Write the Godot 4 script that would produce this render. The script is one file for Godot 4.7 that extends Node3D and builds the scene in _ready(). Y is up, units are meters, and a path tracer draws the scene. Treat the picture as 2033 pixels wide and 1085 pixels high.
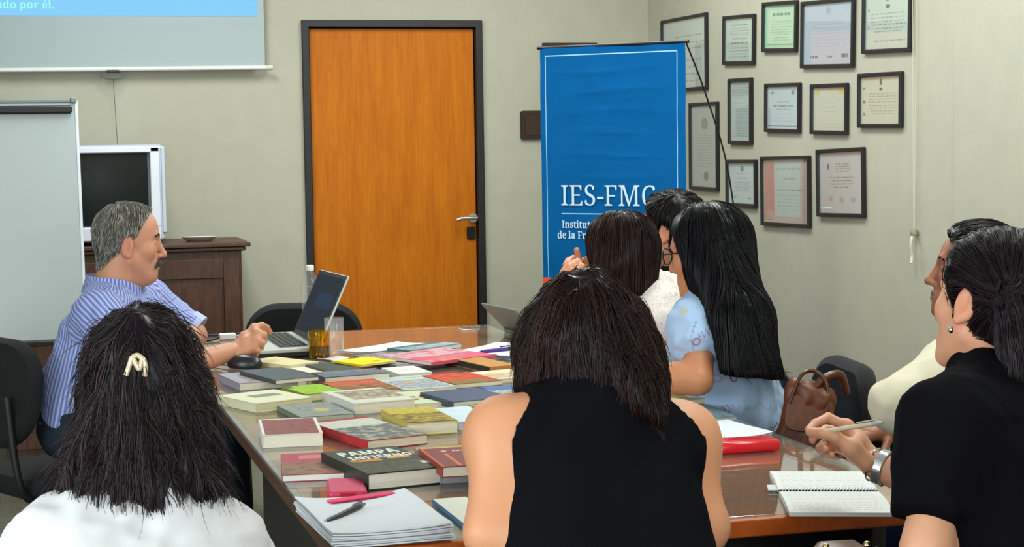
extends Node3D
# A meeting room: a long glass-topped table covered with books, people seated round it, a door, a banner and framed certificates behind.

var M := {}            # materials by name
var used := {}         # names already taken
var rng := RandomNumberGenerator.new()
var base_at := Vector3.ZERO

# ---------------------------------------------------------------- geometry collector
class Geo:
	var v := PackedVector3Array()
	var n := PackedVector3Array()
	var uv := PackedVector2Array()
	var col := PackedColorArray()
	var ix := PackedInt32Array()
	var tint := Color.WHITE
	func add(p: Vector3, nn: Vector3, t := Vector2.ZERO) -> int:
		v.append(p); n.append(nn); uv.append(t); col.append(tint)
		return v.size() - 1
	func tri(a: int, b: int, c: int) -> void:
		var g := (v[b] - v[a]).cross(v[c] - v[a])
		ix.append(a)
		if g.dot(n[a] + n[b] + n[c]) > 0.0:
			ix.append(c); ix.append(b)
		else:
			ix.append(b); ix.append(c)
	func quad(a: Vector3, b: Vector3, c: Vector3, d: Vector3, nn: Vector3, flat_uv := true) -> void:
		var i := add(a, nn, Vector2(0, 0)); add(b, nn, Vector2(1, 0)); add(c, nn, Vector2(1, 1)); add(d, nn, Vector2(0, 1))
		tri(i, i + 1, i + 2); tri(i, i + 2, i + 3)
	# a box with rounded-looking edges of width r
	func box(c: Vector3, s: Vector3, r := 0.004, b := Basis.IDENTITY) -> void:
		var h := s * 0.5
		r = minf(r, minf(h.x, minf(h.y, h.z)) * 0.9)
		var id := {}
		for sx: int in [-1, 1]:
			for sy: int in [-1, 1]:
				for sz: int in [-1, 1]:
					var k := Vector3(sx, sy, sz)
					for ax in 3:
						var p := k * h
						for o in 3:
							if o != ax: p[o] -= k[o] * r
						var nn := Vector3.ZERO; nn[ax] = k[ax]
						var t := Vector2(p.z, p.y) if ax == 0 else (Vector2(p.x, p.z) if ax == 1 else Vector2(p.x, p.y))
						id[[sx, sy, sz, ax]] = add(c + b * p, b * nn, t)
		for ax in 3:
			var o1 := (ax + 1) % 3
			var o2 := (ax + 2) % 3
			for s1: int in [-1, 1]:
				var q := []
				for w: Array in [[-1, -1], [1, -1], [1, 1], [-1, 1]]:
					var k := [0, 0, 0, ax]
					k[ax] = s1; k[o1] = w[0]; k[o2] = w[1]
					q.append(id[k])
				tri(q[0], q[1], q[2]); tri(q[0], q[2], q[3])
				for s2: int in [-1, 1]:   # the edge between face (ax, s1) and face (o1, s2)
					var k1 := [0, 0, 0, ax]; k1[ax] = s1; k1[o1] = s2
					var a := k1.duplicate(); a[o2] = -1
					var bb := k1.duplicate(); bb[o2] = 1
					var cc := bb.duplicate(); cc[3] = o1
					var dd := a.duplicate(); dd[3] = o1
					tri(id[a], id[bb], id[cc]); tri(id[a], id[cc], id[dd])
		for sx: int in [-1, 1]:
			for sy: int in [-1, 1]:
				for sz: int in [-1, 1]:
					tri(id[[sx, sy, sz, 0]], id[[sx, sy, sz, 1]], id[[sx, sy, sz, 2]])
	# a tube along a path; radii gives one radius per point
	func tube(path: PackedVector3Array, radii: PackedFloat32Array, sides := 8, caps := true, squash := 1.0, upv := Vector3.UP) -> void:
		var m := path.size()
		var first := v.size()
		var e := Vector3.ZERO
		for i in m:
			var d := (path[mini(i + 1, m - 1)] - path[maxi(i - 1, 0)]).normalized()
			if i == 0:
				e = upv.cross(d)
				if e.length() < 0.01: e = Vector3.RIGHT.cross(d)
				if e.length() < 0.01: e = Vector3.FORWARD.cross(d)
			e = (e - d * e.dot(d)).normalized()
			var f := d.cross(e)
			var r := radii[mini(i, radii.size() - 1)]
			for k in sides:
				var a := TAU * k / sides
				var o := e * cos(a) + f * sin(a) * squash
				add(path[i] + o * r, o.normalized(), Vector2(float(k) / sides, float(i) / maxi(1, m - 1)))
		for i in m - 1:
			for k in sides:
				var a := first + i * sides + k
				var b := first + i * sides + (k + 1) % sides
				tri(a, b, b + sides); tri(a, b + sides, a + sides)
		if caps:
			for w: int in [0, m - 1]:
				var d := (path[0] - path[1]).normalized() if w == 0 else (path[m - 1] - path[m - 2]).normalized()
				var c := add(path[w], d)
				var ring := []
				for k in sides: ring.append(add(v[first + w * sides + k], d))
				for k in sides: tri(c, ring[k], ring[(k + 1) % sides])
	# a turned shape: profile of (radius, height) about the axis at c
	func lathe(c: Vector3, prof: PackedVector2Array, segs := 24, b := Basis.IDENTITY, hard := false) -> void:
		for i in prof.size() - 1:
			var p0 := prof[i]
			var p1 := prof[i + 1]
			var d := (p1 - p0)
			if d.length() < 1e-6: continue
			var n0 := Vector2(d.y, -d.x).normalized()
			var n1 := n0
			if not hard:
				if i > 0:
					var e := p0 - prof[i - 1]
					var m := Vector2(e.y, -e.x).normalized()
					if m.dot(n0) > 0.6: n0 = (n0 + m).normalized()
				if i < prof.size() - 2:
					var e := prof[i + 2] - p1
					var m := Vector2(e.y, -e.x).normalized()
					if m.dot(n1) > 0.6: n1 = (n1 + m).normalized()
			var first := v.size()
			for k in segs + 1:
				var a := TAU * k / segs
				var dx := Vector3(cos(a), 0, sin(a))
				add(c + b * (dx * p0.x + Vector3.UP * p0.y), b * (dx * n0.x + Vector3.UP * n0.y), Vector2(float(k) / segs, 0))
				add(c + b * (dx * p1.x + Vector3.UP * p1.y), b * (dx * n1.x + Vector3.UP * n1.y), Vector2(float(k) / segs, 1))
			for k in segs:
				var j := first + k * 2
				if p0.x > 1e-6: tri(j, j + 2, j + 1)
				if p1.x > 1e-6: tri(j + 1, j + 2, j + 3)
	# a flat outline (x, y) given thickness along z, chamfered by r
	func slab(poly: PackedVector2Array, z0: float, z1: float, xf: Transform3D, r := 0.0) -> void:
		var inner := poly
		if r > 0.0:
			var off := Geometry2D.offset_polygon(poly, -r)
			if off.size() == 1 and off[0].size() == poly.size(): inner = off[0]
			else:
				var c := Vector2.ZERO
				for p in poly: c += p / poly.size()
				inner = PackedVector2Array()
				for p in poly: inner.append(p + (c - p).normalized() * r)
			# line the two outlines up
			var best := 0
			for i in inner.size():
				if inner[i].distance_squared_to(poly[0]) < inner[best].distance_squared_to(poly[0]): best = i
			var turned := PackedVector2Array()
			var same := Geometry2D.is_polygon_clockwise(inner) == Geometry2D.is_polygon_clockwise(poly)
			for i in inner.size(): turned.append(inner[posmod(best + (i if same else -i), inner.size())])
			inner = turned
		var m := poly.size()
		var t := Geometry2D.triangulate_polygon(inner)
		for side: int in [0, 1]:
			var z := z1 if side else z0
			var nn := xf.basis * Vector3(0, 0, 1 if side else -1)
			var first := v.size()
			for p in inner: add(xf * Vector3(p.x, p.y, z), nn, p)
			for i in range(0, t.size(), 3): tri(first + t[i], first + t[i + 1], first + t[i + 2])
		var cw := -1.0 if Geometry2D.is_polygon_clockwise(poly) else 1.0
		var rows := [[inner, z0], [poly, z0 + r], [poly, z1 - r], [inner, z1]] if r > 0.0 else [[poly, z0], [poly, z1]]
		for w in rows.size() - 1:
			var first := v.size()
			for i in m:
				var d := poly[(i + 1) % m] - poly[posmod(i - 1, m)]
				var o := Vector2(d.y, -d.x).normalized() * cw
				for q in 2:
					var rr: Array = rows[w + q]
					var tilt := 0.0
					if rows.size() == 4: tilt = [-0.8, -0.3, 0.3, 0.8][w + q]
					var pl: PackedVector2Array = rr[0]
					var zz: float = rr[1]
					add(xf * Vector3(pl[i].x, pl[i].y, zz), (xf.basis * Vector3(o.x, o.y, tilt)).normalized(), Vector2(float(i) / m, q))
			for i in m:
				var a := first + i * 2
				var b := first + ((i + 1) % m) * 2
				tri(a, b, b + 1); tri(a, b + 1, a + 1)
	func mesh(offset := Vector3.ZERO, into: ArrayMesh = null) -> ArrayMesh:
		var a := []
		a.resize(Mesh.ARRAY_MAX)
		if offset != Vector3.ZERO:
			for i in v.size(): v[i] -= offset
		a[Mesh.ARRAY_VERTEX] = v; a[Mesh.ARRAY_NORMAL] = n; a[Mesh.ARRAY_TEX_UV] = uv; a[Mesh.ARRAY_COLOR] = col; a[Mesh.ARRAY_INDEX] = ix
		var m := into if into else ArrayMesh.new()
		m.add_surface_from_arrays(Mesh.PRIMITIVE_TRIANGLES, a)
		return m

# ---------------------------------------------------------------- distance field, for bodies, clothes and hair
class Field:
	var lo: Vector3
	var h: float
	var nx: int
	var ny: int
	var nz: int
	var d := PackedFloat32Array()
	func _init(a: Vector3, b: Vector3, cell: float) -> void:
		lo = a; h = cell
		nx = ceili((b.x - a.x) / cell) + 1; ny = ceili((b.y - a.y) / cell) + 1; nz = ceili((b.z - a.z) / cell) + 1
		d.resize(nx * ny * nz); d.fill(9.0)
	func span(a: Vector3, b: Vector3, m: float) -> PackedInt32Array:
		var p := (a.min(b) - Vector3.ONE * m - lo) / h
		var q := (a.max(b) + Vector3.ONE * m - lo) / h
		return PackedInt32Array([maxi(0, floori(p.x)), mini(nx - 1, ceili(q.x)), maxi(0, floori(p.y)), mini(ny - 1, ceili(q.y)), maxi(0, floori(p.z)), mini(nz - 1, ceili(q.z))])
	# a tapered capsule joined in smoothly; sub carves it out; flat cuts both ends square
	func cap(a: Vector3, b: Vector3, ra: float, rb: float, k := 0.02, sub := false, flat := false) -> void:
		var s := span(a, b, maxf(ra, rb) + k + 2.5 * h)
		var ab := b - a
		var l2 := maxf(ab.length_squared(), 1e-9)
		var len := sqrt(l2)
		for z in range(s[4], s[5] + 1):
			for y in range(s[2], s[3] + 1):
				var i := (z * ny + y) * nx + s[0]
				var p := Vector3(lo.x + s[0] * h, lo.y + y * h, lo.z + z * h) - a
				for x in range(s[0], s[1] + 1):
					var t := p.dot(ab) / l2
					var tc := clampf(t, 0.0, 1.0)
					var e := (p - ab * tc).length() - (ra + (rb - ra) * tc)
					if flat:
						e = maxf((p - ab * t).length() - (ra + (rb - ra) * tc), (absf(t - 0.5) - 0.5) * len)
					var o := d[i]
					if sub:
						e = -e
						var m := maxf(k - absf(e - o), 0.0)
						d[i] = maxf(e, o) + m * m / (4.0 * k)
					else:
						var m := maxf(k - absf(e - o), 0.0)
						d[i] = minf(e, o) - m * m / (4.0 * k)
					i += 1
					p.x += h
	func ell(c: Vector3, r: Vector3, k := 0.02, sub := false, b := Basis.IDENTITY) -> void:
		var big := maxf(r.x, maxf(r.y, r.z))
		var s := span(c, c, big + k + 2.5 * h)
		var inv := b.transposed()
		for z in range(s[4], s[5] + 1):
			for y in range(s[2], s[3] + 1):
				var i := (z * ny + y) * nx + s[0]
				for x in range(s[0], s[1] + 1):
					var p := inv * (Vector3(lo.x + x * h, lo.y + y * h, lo.z + z * h) - c)
					var q := p / r
					var k0 := q.length()
					var k1 := (q / r).length()
					var e := k0 * (k0 - 1.0) / k1 if k1 > 1e-6 else -big
					var o := d[i]
					if sub:
						e = -e
						var m := maxf(k - absf(e - o), 0.0)
						d[i] = maxf(e, o) + m * m / (4.0 * k)
					else:
						var m := maxf(k - absf(e - o), 0.0)
						d[i] = minf(e, o) - m * m / (4.0 * k)
					i += 1
	# keep only what lies behind the plane through p facing nn
	func cut(p: Vector3, nn: Vector3) -> void:
		for z in nz:
			for y in ny:
				var i := (z * ny + y) * nx
				for x in nx:
					if d[i] < 0.05:
						d[i] = maxf(d[i], (Vector3(lo.x + x * h, lo.y + y * h, lo.z + z * h) - p).dot(nn))
					i += 1
	func ripple(noise: FastNoiseLite, amp: float, stretch := Vector3.ONE) -> void:
		for z in nz:
			for y in ny:
				var i := (z * ny + y) * nx
				for x in nx:
					if absf(d[i]) < 0.03:
						d[i] += amp * noise.get_noise_3d((lo.x + x * h) * stretch.x, (lo.y + y * h) * stretch.y, (lo.z + z * h) * stretch.z)
					i += 1
	func at(p: Vector3) -> float:
		var q := (p - lo) / h
		var x := clampi(int(q.x), 0, nx - 2)
		var y := clampi(int(q.y), 0, ny - 2)
		var z := clampi(int(q.z), 0, nz - 2)
		var f := Vector3(clampf(q.x - x, 0, 1), clampf(q.y - y, 0, 1), clampf(q.z - z, 0, 1))
		var i := (z * ny + y) * nx + x
		var j := i + nx
		var k := i + nx * ny
		var l := k + nx
		return lerpf(lerpf(lerpf(d[i], d[i + 1], f.x), lerpf(d[j], d[j + 1], f.x), f.y), lerpf(lerpf(d[k], d[k + 1], f.x), lerpf(d[l], d[l + 1], f.x), f.y), f.z)
	func grad(p: Vector3) -> Vector3:
		var e := h * 0.8
		return Vector3(at(p + Vector3(e, 0, 0)) - at(p - Vector3(e, 0, 0)), at(p + Vector3(0, e, 0)) - at(p - Vector3(0, e, 0)), at(p + Vector3(0, 0, e)) - at(p - Vector3(0, 0, e))).normalized()
	# surface nets: one vertex in each crossed cell, one quad round each crossed edge
	func net(g: Geo, xf := Transform3D.IDENTITY, tone: Variant = null, chart: Variant = null) -> void:
		var id := PackedInt32Array()
		id.resize(d.size()); id.fill(-1)
		var sx := nx * ny
		var band := h * 3.6
		for z in nz - 1:
			for y in ny - 1:
				var i := (z * ny + y) * nx - 1
				for x in nx - 1:
					i += 1
					if absf(d[i]) > band: continue
					var c0 := d[i]; var c1 := d[i + 1]; var c2 := d[i + nx]; var c3 := d[i + nx + 1]
					var c4 := d[i + sx]; var c5 := d[i + sx + 1]; var c6 := d[i + sx + nx]; var c7 := d[i + sx + nx + 1]
					var neg := int(c0 < 0) + int(c1 < 0) + int(c2 < 0) + int(c3 < 0) + int(c4 < 0) + int(c5 < 0) + int(c6 < 0) + int(c7 < 0)
					if neg == 0 or neg == 8: continue
					var p := Vector3.ZERO
					var m := 0
					if (c0 < 0) != (c1 < 0): p += Vector3(c0 / (c0 - c1), 0, 0); m += 1
					if (c2 < 0) != (c3 < 0): p += Vector3(c2 / (c2 - c3), 1, 0); m += 1
					if (c4 < 0) != (c5 < 0): p += Vector3(c4 / (c4 - c5), 0, 1); m += 1
					if (c6 < 0) != (c7 < 0): p += Vector3(c6 / (c6 - c7), 1, 1); m += 1
					if (c0 < 0) != (c2 < 0): p += Vector3(0, c0 / (c0 - c2), 0); m += 1
					if (c1 < 0) != (c3 < 0): p += Vector3(1, c1 / (c1 - c3), 0); m += 1
					if (c4 < 0) != (c6 < 0): p += Vector3(0, c4 / (c4 - c6), 1); m += 1
					if (c5 < 0) != (c7 < 0): p += Vector3(1, c5 / (c5 - c7), 1); m += 1
					if (c0 < 0) != (c4 < 0): p += Vector3(0, 0, c0 / (c0 - c4)); m += 1
					if (c1 < 0) != (c5 < 0): p += Vector3(1, 0, c1 / (c1 - c5)); m += 1
					if (c2 < 0) != (c6 < 0): p += Vector3(0, 1, c2 / (c2 - c6)); m += 1
					if (c3 < 0) != (c7 < 0): p += Vector3(1, 1, c3 / (c3 - c7)); m += 1
					var q := lo + (Vector3(x, y, z) + p / m) * h
					var nn := grad(q)
					if tone != null: g.tint = tone.call(q)
					id[i] = g.add(xf * q, (xf.basis * nn).normalized(), chart.call(q) if chart != null else Vector2.ZERO)
		for z in range(1, nz - 1):
			for y in range(1, ny - 1):
				var i := (z * ny + y) * nx
				for x in range(1, nx - 1):
					i += 1
					var a := d[i]
					if absf(a) > band: continue
					if (a < 0) != (d[i + 1] < 0): ring(g, id, i, i - nx, i - nx - sx, i - sx)
					if (a < 0) != (d[i + nx] < 0): ring(g, id, i, i - 1, i - 1 - sx, i - sx)
					if (a < 0) != (d[i + sx] < 0): ring(g, id, i, i - 1, i - 1 - nx, i - nx)
	func ring(g: Geo, id: PackedInt32Array, a: int, b: int, c: int, e: int) -> void:
		if id[a] < 0 or id[b] < 0 or id[c] < 0 or id[e] < 0: return
		g.tri(id[a], id[b], id[c]); g.tri(id[a], id[c], id[e])

# ---------------------------------------------------------------- naming and placing
func numbered(called: String) -> String:
	used[called] = used.get(called, 0) + 1
	return called if used[called] == 1 else "%s_%03d" % [called, used[called] - 1]

func tag(o: Node3D, label: String, category := "", group := "", kind := "") -> Node3D:
	if label: o.set_meta("label", label)
	if category: o.set_meta("category", category)
	if group: o.set_meta("group", group)
	if kind: o.set_meta("kind", kind)
	return o

func thing(called: String, label: String, category: String, at := Vector3.ZERO, group := "", basis_ := Basis.IDENTITY) -> Node3D:
	var o := Node3D.new()
	o.name = numbered(called)
	add_child(o)
	o.transform = Transform3D(basis_, at)
	tag(o, label, category, group)
	return o

func put(parent: Node3D, called: String, g: Geo, m: Material, offset := Vector3.ZERO) -> MeshInstance3D:
	var o := MeshInstance3D.new()
	o.name = called if parent != self else numbered(called)
	o.mesh = g.mesh(offset)
	o.material_override = m
	parent.add_child(o, true)
	return o

func struct(called: String, g: Geo, m: Material) -> MeshInstance3D:
	var o := put(self, called, g, m)
	o.set_meta("kind", "structure")
	return o

func one_box(c: Vector3, s: Vector3, r := 0.004, b := Basis.IDENTITY) -> Geo:
	var g := Geo.new()
	g.box(c, s, r, b)
	return g

func rod(a: Vector3, b: Vector3, r0: float, r1 := -1.0, sides := 10) -> Geo:
	var g := Geo.new()
	g.tube(PackedVector3Array([a, b]), PackedFloat32Array([r0, r1 if r1 >= 0.0 else r0]), sides)
	return g

func rounded(w: float, h: float, r: float, steps := 6) -> PackedVector2Array:
	var p := PackedVector2Array()
	for q: Array in [[1, 1, 0], [-1, 1, 90], [-1, -1, 180], [1, -1, 270]]:
		for k in steps + 1:
			var a := deg_to_rad(q[2] + 90.0 * k / steps)
			p.append(Vector2(q[0] * (w / 2 - r), q[1] * (h / 2 - r)) + Vector2(cos(a), sin(a)) * r)
	return p

func smooth_path(pts: Array, steps := 6) -> PackedVector3Array:
	var out := PackedVector3Array()
	for i in pts.size() - 1:
		var a: Vector3 = pts[maxi(i - 1, 0)]
		var b: Vector3 = pts[i]
		var c: Vector3 = pts[i + 1]
		var e: Vector3 = pts[mini(i + 2, pts.size() - 1)]
		for k in steps: out.append(b.cubic_interpolate(c, a, e, float(k) / steps))
	out.append(pts[-1])
	return out

# ---------------------------------------------------------------- materials and printed pictures
func mat(called: String, c: Color, rough := 0.6, metal := 0.0) -> StandardMaterial3D:
	var m := StandardMaterial3D.new()
	m.resource_name = called
	m.albedo_color = c
	m.roughness = rough
	m.metallic = metal
	M[called] = m
	return m

func rgb8(r: int, g: int, b: int) -> Color:
	return Color(r / 255.0, g / 255.0, b / 255.0)

func noise(seed_: int, freq: float, octaves := 3) -> FastNoiseLite:
	var n := FastNoiseLite.new()
	n.seed = seed_
	n.frequency = freq
	n.noise_type = FastNoiseLite.TYPE_SIMPLEX_SMOOTH
	n.fractal_octaves = octaves
	return n

func tex(im: Image) -> ImageTexture:
	return ImageTexture.create_from_image(im)

func wood_picture(w: int, h: int, a: Color, b: Color, seed_: int, along := 0.008, across := 0.09) -> Image:
	var im := Image.create(w, h, false, Image.FORMAT_RGB8)
	var n := noise(seed_, 1.0, 3)
	var fine := noise(seed_ + 7, 1.0, 2)
	for y in h:
		for x in w:
			var t := 0.5 + 0.55 * n.get_noise_2d(x * across, y * along)
			var rings := 0.5 + 0.5 * sin(t * 34.0 + x * 0.02)
			t = 0.62 * t + 0.2 * rings + 0.3 * fine.get_noise_2d(x * across * 5.0, y * along * 1.5)
			im.set_pixel(x, y, a.lerp(b, clampf(t, 0, 1)))
	return im

func speckle(w: int, h: int, a: Color, b: Color, seed_: int, fx: float, fy: float) -> Image:
	var im := Image.create(w, h, false, Image.FORMAT_RGB8)
	var n := noise(seed_, 1.0, 4)
	for y in h:
		for x in w: im.set_pixel(x, y, a.lerp(b, clampf(0.5 + 0.6 * n.get_noise_2d(x * fx, y * fy), 0, 1)))
	return im

func tri_mat(m: StandardMaterial3D, t: Texture2D, scale: float) -> StandardMaterial3D:
	m.albedo_texture = t
	m.uv1_triplanar = true
	m.uv1_scale = Vector3.ONE * scale
	return m

# a print described by a list of strokes; co-ordinates run 0..1 from the top left
func print_picture(w: int, h: int, ops: Array, seed_ := 1) -> Image:
	var im := Image.create(w, h, false, Image.FORMAT_RGB8)
	var r := RandomNumberGenerator.new()
	r.seed = seed_
	var n := noise(seed_ * 13 + 5, 1.0, 4)
	for o: Array in ops:
		match o[0]:
			"bg":
				im.fill(o[1])
			"rect":
				im.fill_rect(Rect2i(int(o[1] * w), int(o[2] * h), maxi(1, int((o[3] - o[1]) * w)), maxi(1, int((o[4] - o[2]) * h))), o[5])
			"photo":   # a blotchy picture of three tones
				for y in range(int(o[2] * h), int(o[4] * h)):
					for x in range(int(o[1] * w), int(o[3] * w)):
						var t := 0.5 + 1.15 * n.get_noise_2d(x * 4.0 / w, y * 5.2 / w)
						var c: Color = o[5].lerp(o[6], clampf(t * 2.0, 0, 1)) if t < 0.5 else o[6].lerp(o[7], clampf(t * 2.0 - 1.0, 0, 1))
						im.set_pixel(x, y, c)
			"line":    # one row of small print
				var x: float = o[1]
				while x < o[3]:
					var l := r.randf_range(0.02, 0.09)
					var e := minf(x + l, o[3])
					im.fill_rect(Rect2i(int(x * w), int(o[2] * h), maxi(1, int((e - x) * w)), maxi(1, int(o[4] * h))), o[5])
					x = e + 0.018
			"blob":
				var cx: float = o[1] * w
				var cy: float = o[2] * h
				var rx: float = o[3] * w
				var ry: float = o[4] * h
				for y in range(maxi(0, int(cy - ry)), mini(h, int(cy + ry) + 1)):
					for x in range(maxi(0, int(cx - rx)), mini(w, int(cx + rx) + 1)):
						if ((x - cx) / rx) ** 2 + ((y - cy) / ry) ** 2 < 1.0: im.set_pixel(x, y, o[5])
	return im

func print_mat(im: Image, rough := 0.45) -> StandardMaterial3D:
	var m := StandardMaterial3D.new()
	m.albedo_texture = tex(im)
	m.roughness = rough
	m.texture_repeat = false
	m.metallic_specular = 0.3
	return m

func lettering(text: String, size: float, m: Material, xf: Transform3D, parent: Node3D, called := "lettering", font := "Droid Serif", weight := 400, centred := false, squeeze := 1.0) -> MeshInstance3D:
	var t := TextMesh.new()
	var f := SystemFont.new()
	f.font_names = PackedStringArray([font])
	f.font_weight = weight
	t.font = f
	t.text = text
	t.font_size = 64
	t.pixel_size = size / 64.0
	t.depth = 0.0006
	t.curve_step = 2.0
	t.horizontal_alignment = HORIZONTAL_ALIGNMENT_CENTER if centred else HORIZONTAL_ALIGNMENT_LEFT
	t.vertical_alignment = VERTICAL_ALIGNMENT_BOTTOM
	var o := MeshInstance3D.new()
	o.name = called
	o.mesh = t
	o.material_override = m
	o.transform = Transform3D(xf.basis * Basis.from_scale(Vector3(squeeze, 1, 1)), xf.origin)
	parent.add_child(o, true)
	return o

func _ready() -> void:
	rng.seed = 20
	# ---- camera
	var cam := Camera3D.new()
	cam.name = "camera"
	add_child(cam)
	cam.position = Vector3(0, 1.434, 0)
	cam.rotation = Vector3(deg_to_rad(-4.341), deg_to_rad(-15.587), deg_to_rad(-0.862))
	cam.fov = rad_to_deg(2.0 * atan(542.5 / 3546.7))
	cam.near = 0.05
	cam.current = true
	# ---- sky and exposure
	var env := Environment.new()
	env.background_mode = Environment.BG_COLOR
	env.background_color = Color(0.55, 0.6, 0.65)
	env.tonemap_mode = Environment.TONE_MAPPER_LINEAR
	env.tonemap_exposure = 1.0
	env.sdfgi_enabled = true
	env.ssao_enabled = true
	env.ssil_enabled = true
	var we := WorldEnvironment.new()
	we.name = "world"
	we.environment = env
	add_child(we)
	make_materials()
	# ---- ceiling lights (outside the frame, above)
	for q: Array in [[0.6, -7.2, 3.9, "before the projection screen"], [2.2, -7.3, 3.0, "before the banner"], [2.2, -5.3, 3.8, "above the framed certificates"], [2.2, -3.3, 2.4, "above the right side of the table"]]:
		ceiling_light(Vector3(q[0], 2.9, q[1]), q[2], q[3])
	# daylight from the window behind the camera
	window_light("window_1", Vector3(0.1, 1.65, 2.585), 0.0, 14.7)
	window_light("window_2", Vector3(-2.985, 1.65, -1.6), -90.0, 10.6)
	room()
	wall_things()
	furniture()
	table_things()
	people()

func make_materials() -> void:
	var m := mat("wall_paint", rgb8(211, 205, 181), 0.75)
	tri_mat(m, tex(speckle(256, 256, rgb8(213, 215, 220), rgb8(220, 222, 226), 3, 0.03, 0.03)), 0.7)
	m = mat("ceiling_paint", rgb8(232, 230, 222), 0.9)
	m = mat("floor_tile", rgb8(172, 170, 160), 0.25)
	tri_mat(m, tex(speckle(256, 256, rgb8(150, 149, 140), rgb8(178, 176, 165), 9, 0.12, 0.12)), 1.6)
	mat("grout", rgb8(120, 118, 110), 0.9)
	m = mat("door_wood", rgb8(200, 120, 50), 0.42)
	m.albedo_texture = tex(wood_picture(256, 512, rgb8(178, 94, 10), rgb8(204, 120, 20), 5, 0.006, 0.035))
	m.albedo_color = Color.WHITE
	m.metallic_specular = 0.3
	m = mat("black_paint", rgb8(24, 24, 25), 0.45)
	mat("black_gloss", rgb8(14, 14, 16), 0.2)
	mat("steel", rgb8(190, 190, 188), 0.28, 0.9)
	mat("chrome", rgb8(215, 215, 215), 0.12, 1.0)
	mat("brass", rgb8(205, 185, 130), 0.25, 1.0)
	m = mat("cabinet_wood", Color.WHITE, 0.42)
	tri_mat(m, tex(wood_picture(256, 256, rgb8(58, 34, 22), rgb8(100, 62, 38), 11, 0.01, 0.06)), 1.3)
	m = mat("plaque_wood", Color.WHITE, 0.3)
	tri_mat(m, tex(wood_picture(128, 128, rgb8(38, 16, 12), rgb8(66, 28, 20), 12, 0.02, 0.1)), 3.0)
	m = mat("table_wood", Color.WHITE, 0.7)
	m.metallic_specular = 0.0
	m.uv1_world_triplanar = true
	tri_mat(m, tex(wood_picture(384, 512, rgb8(124, 68, 16), rgb8(178, 106, 30), 21, 0.05, 0.007)), 0.9)
	m = mat("edge_wood", Color.WHITE, 0.35)
	tri_mat(m, tex(wood_picture(256, 128, rgb8(170, 76, 18), rgb8(206, 106, 36), 23, 0.1, 0.012)), 1.5)
	m = mat("edge_wood_dark", Color.WHITE, 0.4)
	tri_mat(m, tex(wood_picture(256, 128, rgb8(66, 40, 28), rgb8(98, 64, 46), 24, 0.1, 0.012)), 1.5)
	m = mat("glass", Color(0.93, 0.98, 0.95, 0.06), 0.0)
	m.transparency = BaseMaterial3D.TRANSPARENCY_ALPHA
	m = mat("glass_edge", rgb8(120, 150, 130), 0.1)
	m = mat("clear_plastic", Color(0.97, 0.98, 1.0, 0.07), 0.02)
	m.transparency = BaseMaterial3D.TRANSPARENCY_ALPHA
	m = mat("amber_glass", Color(1.0, 0.84, 0.08, 0.04), 0.02)
	m.refraction_enabled = true
	m.refraction_scale = 0.05
	mat("dark_tea", rgb8(52, 22, 8), 0.1)
	m = mat("black_fabric", Color.WHITE, 0.95)
	tri_mat(m, tex(speckle(128, 128, rgb8(14, 14, 16), rgb8(32, 32, 35), 31, 0.9, 0.9)), 8.0)
	m = mat("leather_brown", Color.WHITE, 0.45)
	tri_mat(m, tex(speckle(128, 128, rgb8(82, 40, 18), rgb8(124, 62, 26), 33, 0.08, 0.08)), 4.0)
	m = mat("leather_dark", Color.WHITE, 0.35)
	tri_mat(m, tex(speckle(128, 128, rgb8(66, 30, 14), rgb8(98, 48, 22), 34, 0.08, 0.08)), 4.0)
	mat("silver_plastic", rgb8(196, 202, 214), 0.35)
	mat("silver_bright", rgb8(224, 228, 238), 0.3)
	mat("grey_plastic", rgb8(90, 94, 100), 0.4)
	mat("tube_glass", rgb8(28, 33, 31), 0.3).metallic_specular = 0.25
	m = mat("whiteboard", rgb8(178, 186, 186), 0.3)
	mat("screen_cloth", rgb8(166, 178, 180), 0.85)
	mat("white_plastic", rgb8(228, 228, 222), 0.35)
	mat("cream_plastic", rgb8(208, 206, 186), 0.5)
	mat("paper", rgb8(206, 212, 216), 0.7)
	mat("paper_cream", rgb8(224, 218, 190), 0.7)
	mat("ink_black", rgb8(26, 26, 30), 0.4)
	mat("letter_white", rgb8(205, 228, 245), 0.6)
	mat("letter_print", rgb8(226, 226, 216), 0.6)
	m = mat("slide", rgb8(20, 30, 40), 0.9)
	m.emission_enabled = true
	m.emission = rgb8(137, 212, 255)
	m.emission_energy_multiplier = 0.92
	m = mat("slide_text", rgb8(20, 30, 30), 0.9)
	m.emission_enabled = true
	m.emission = rgb8(150, 255, 248)
	m.emission_energy_multiplier = 1.0

func ceiling_light(p: Vector3, energy: float, where: String) -> void:
	var t := thing("ceiling_light", "white rectangular light panel under the ceiling, " + where, "light", p, "ceiling light panels")
	put(t, "housing", one_box(Vector3(0, -0.03, 0), Vector3(0.62, 0.06, 1.22), 0.006), M.white_plastic)
	var m := StandardMaterial3D.new()
	m.albedo_color = Color(0.9, 0.9, 0.9)
	m.emission_enabled = true
	m.emission = Color(0.97, 1.0, 0.985)
	m.emission_energy_multiplier = 1.2
	put(t, "diffuser", one_box(Vector3(0, -0.063, 0), Vector3(0.56, 0.008, 1.16), 0.002), m)
	var l := AreaLight3D.new()
	l.name = "lamp"
	l.area_size = Vector2(0.56, 1.16)
	l.light_color = Color(0.97, 1.0, 0.985)
	l.light_energy = energy
	l.area_range = 20.0
	l.area_attenuation = 2.0
	l.shadow_enabled = true
	t.add_child(l)
	l.position = Vector3(0, -0.075, 0)
	l.rotation = Vector3(-PI / 2, 0, 0)

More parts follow.
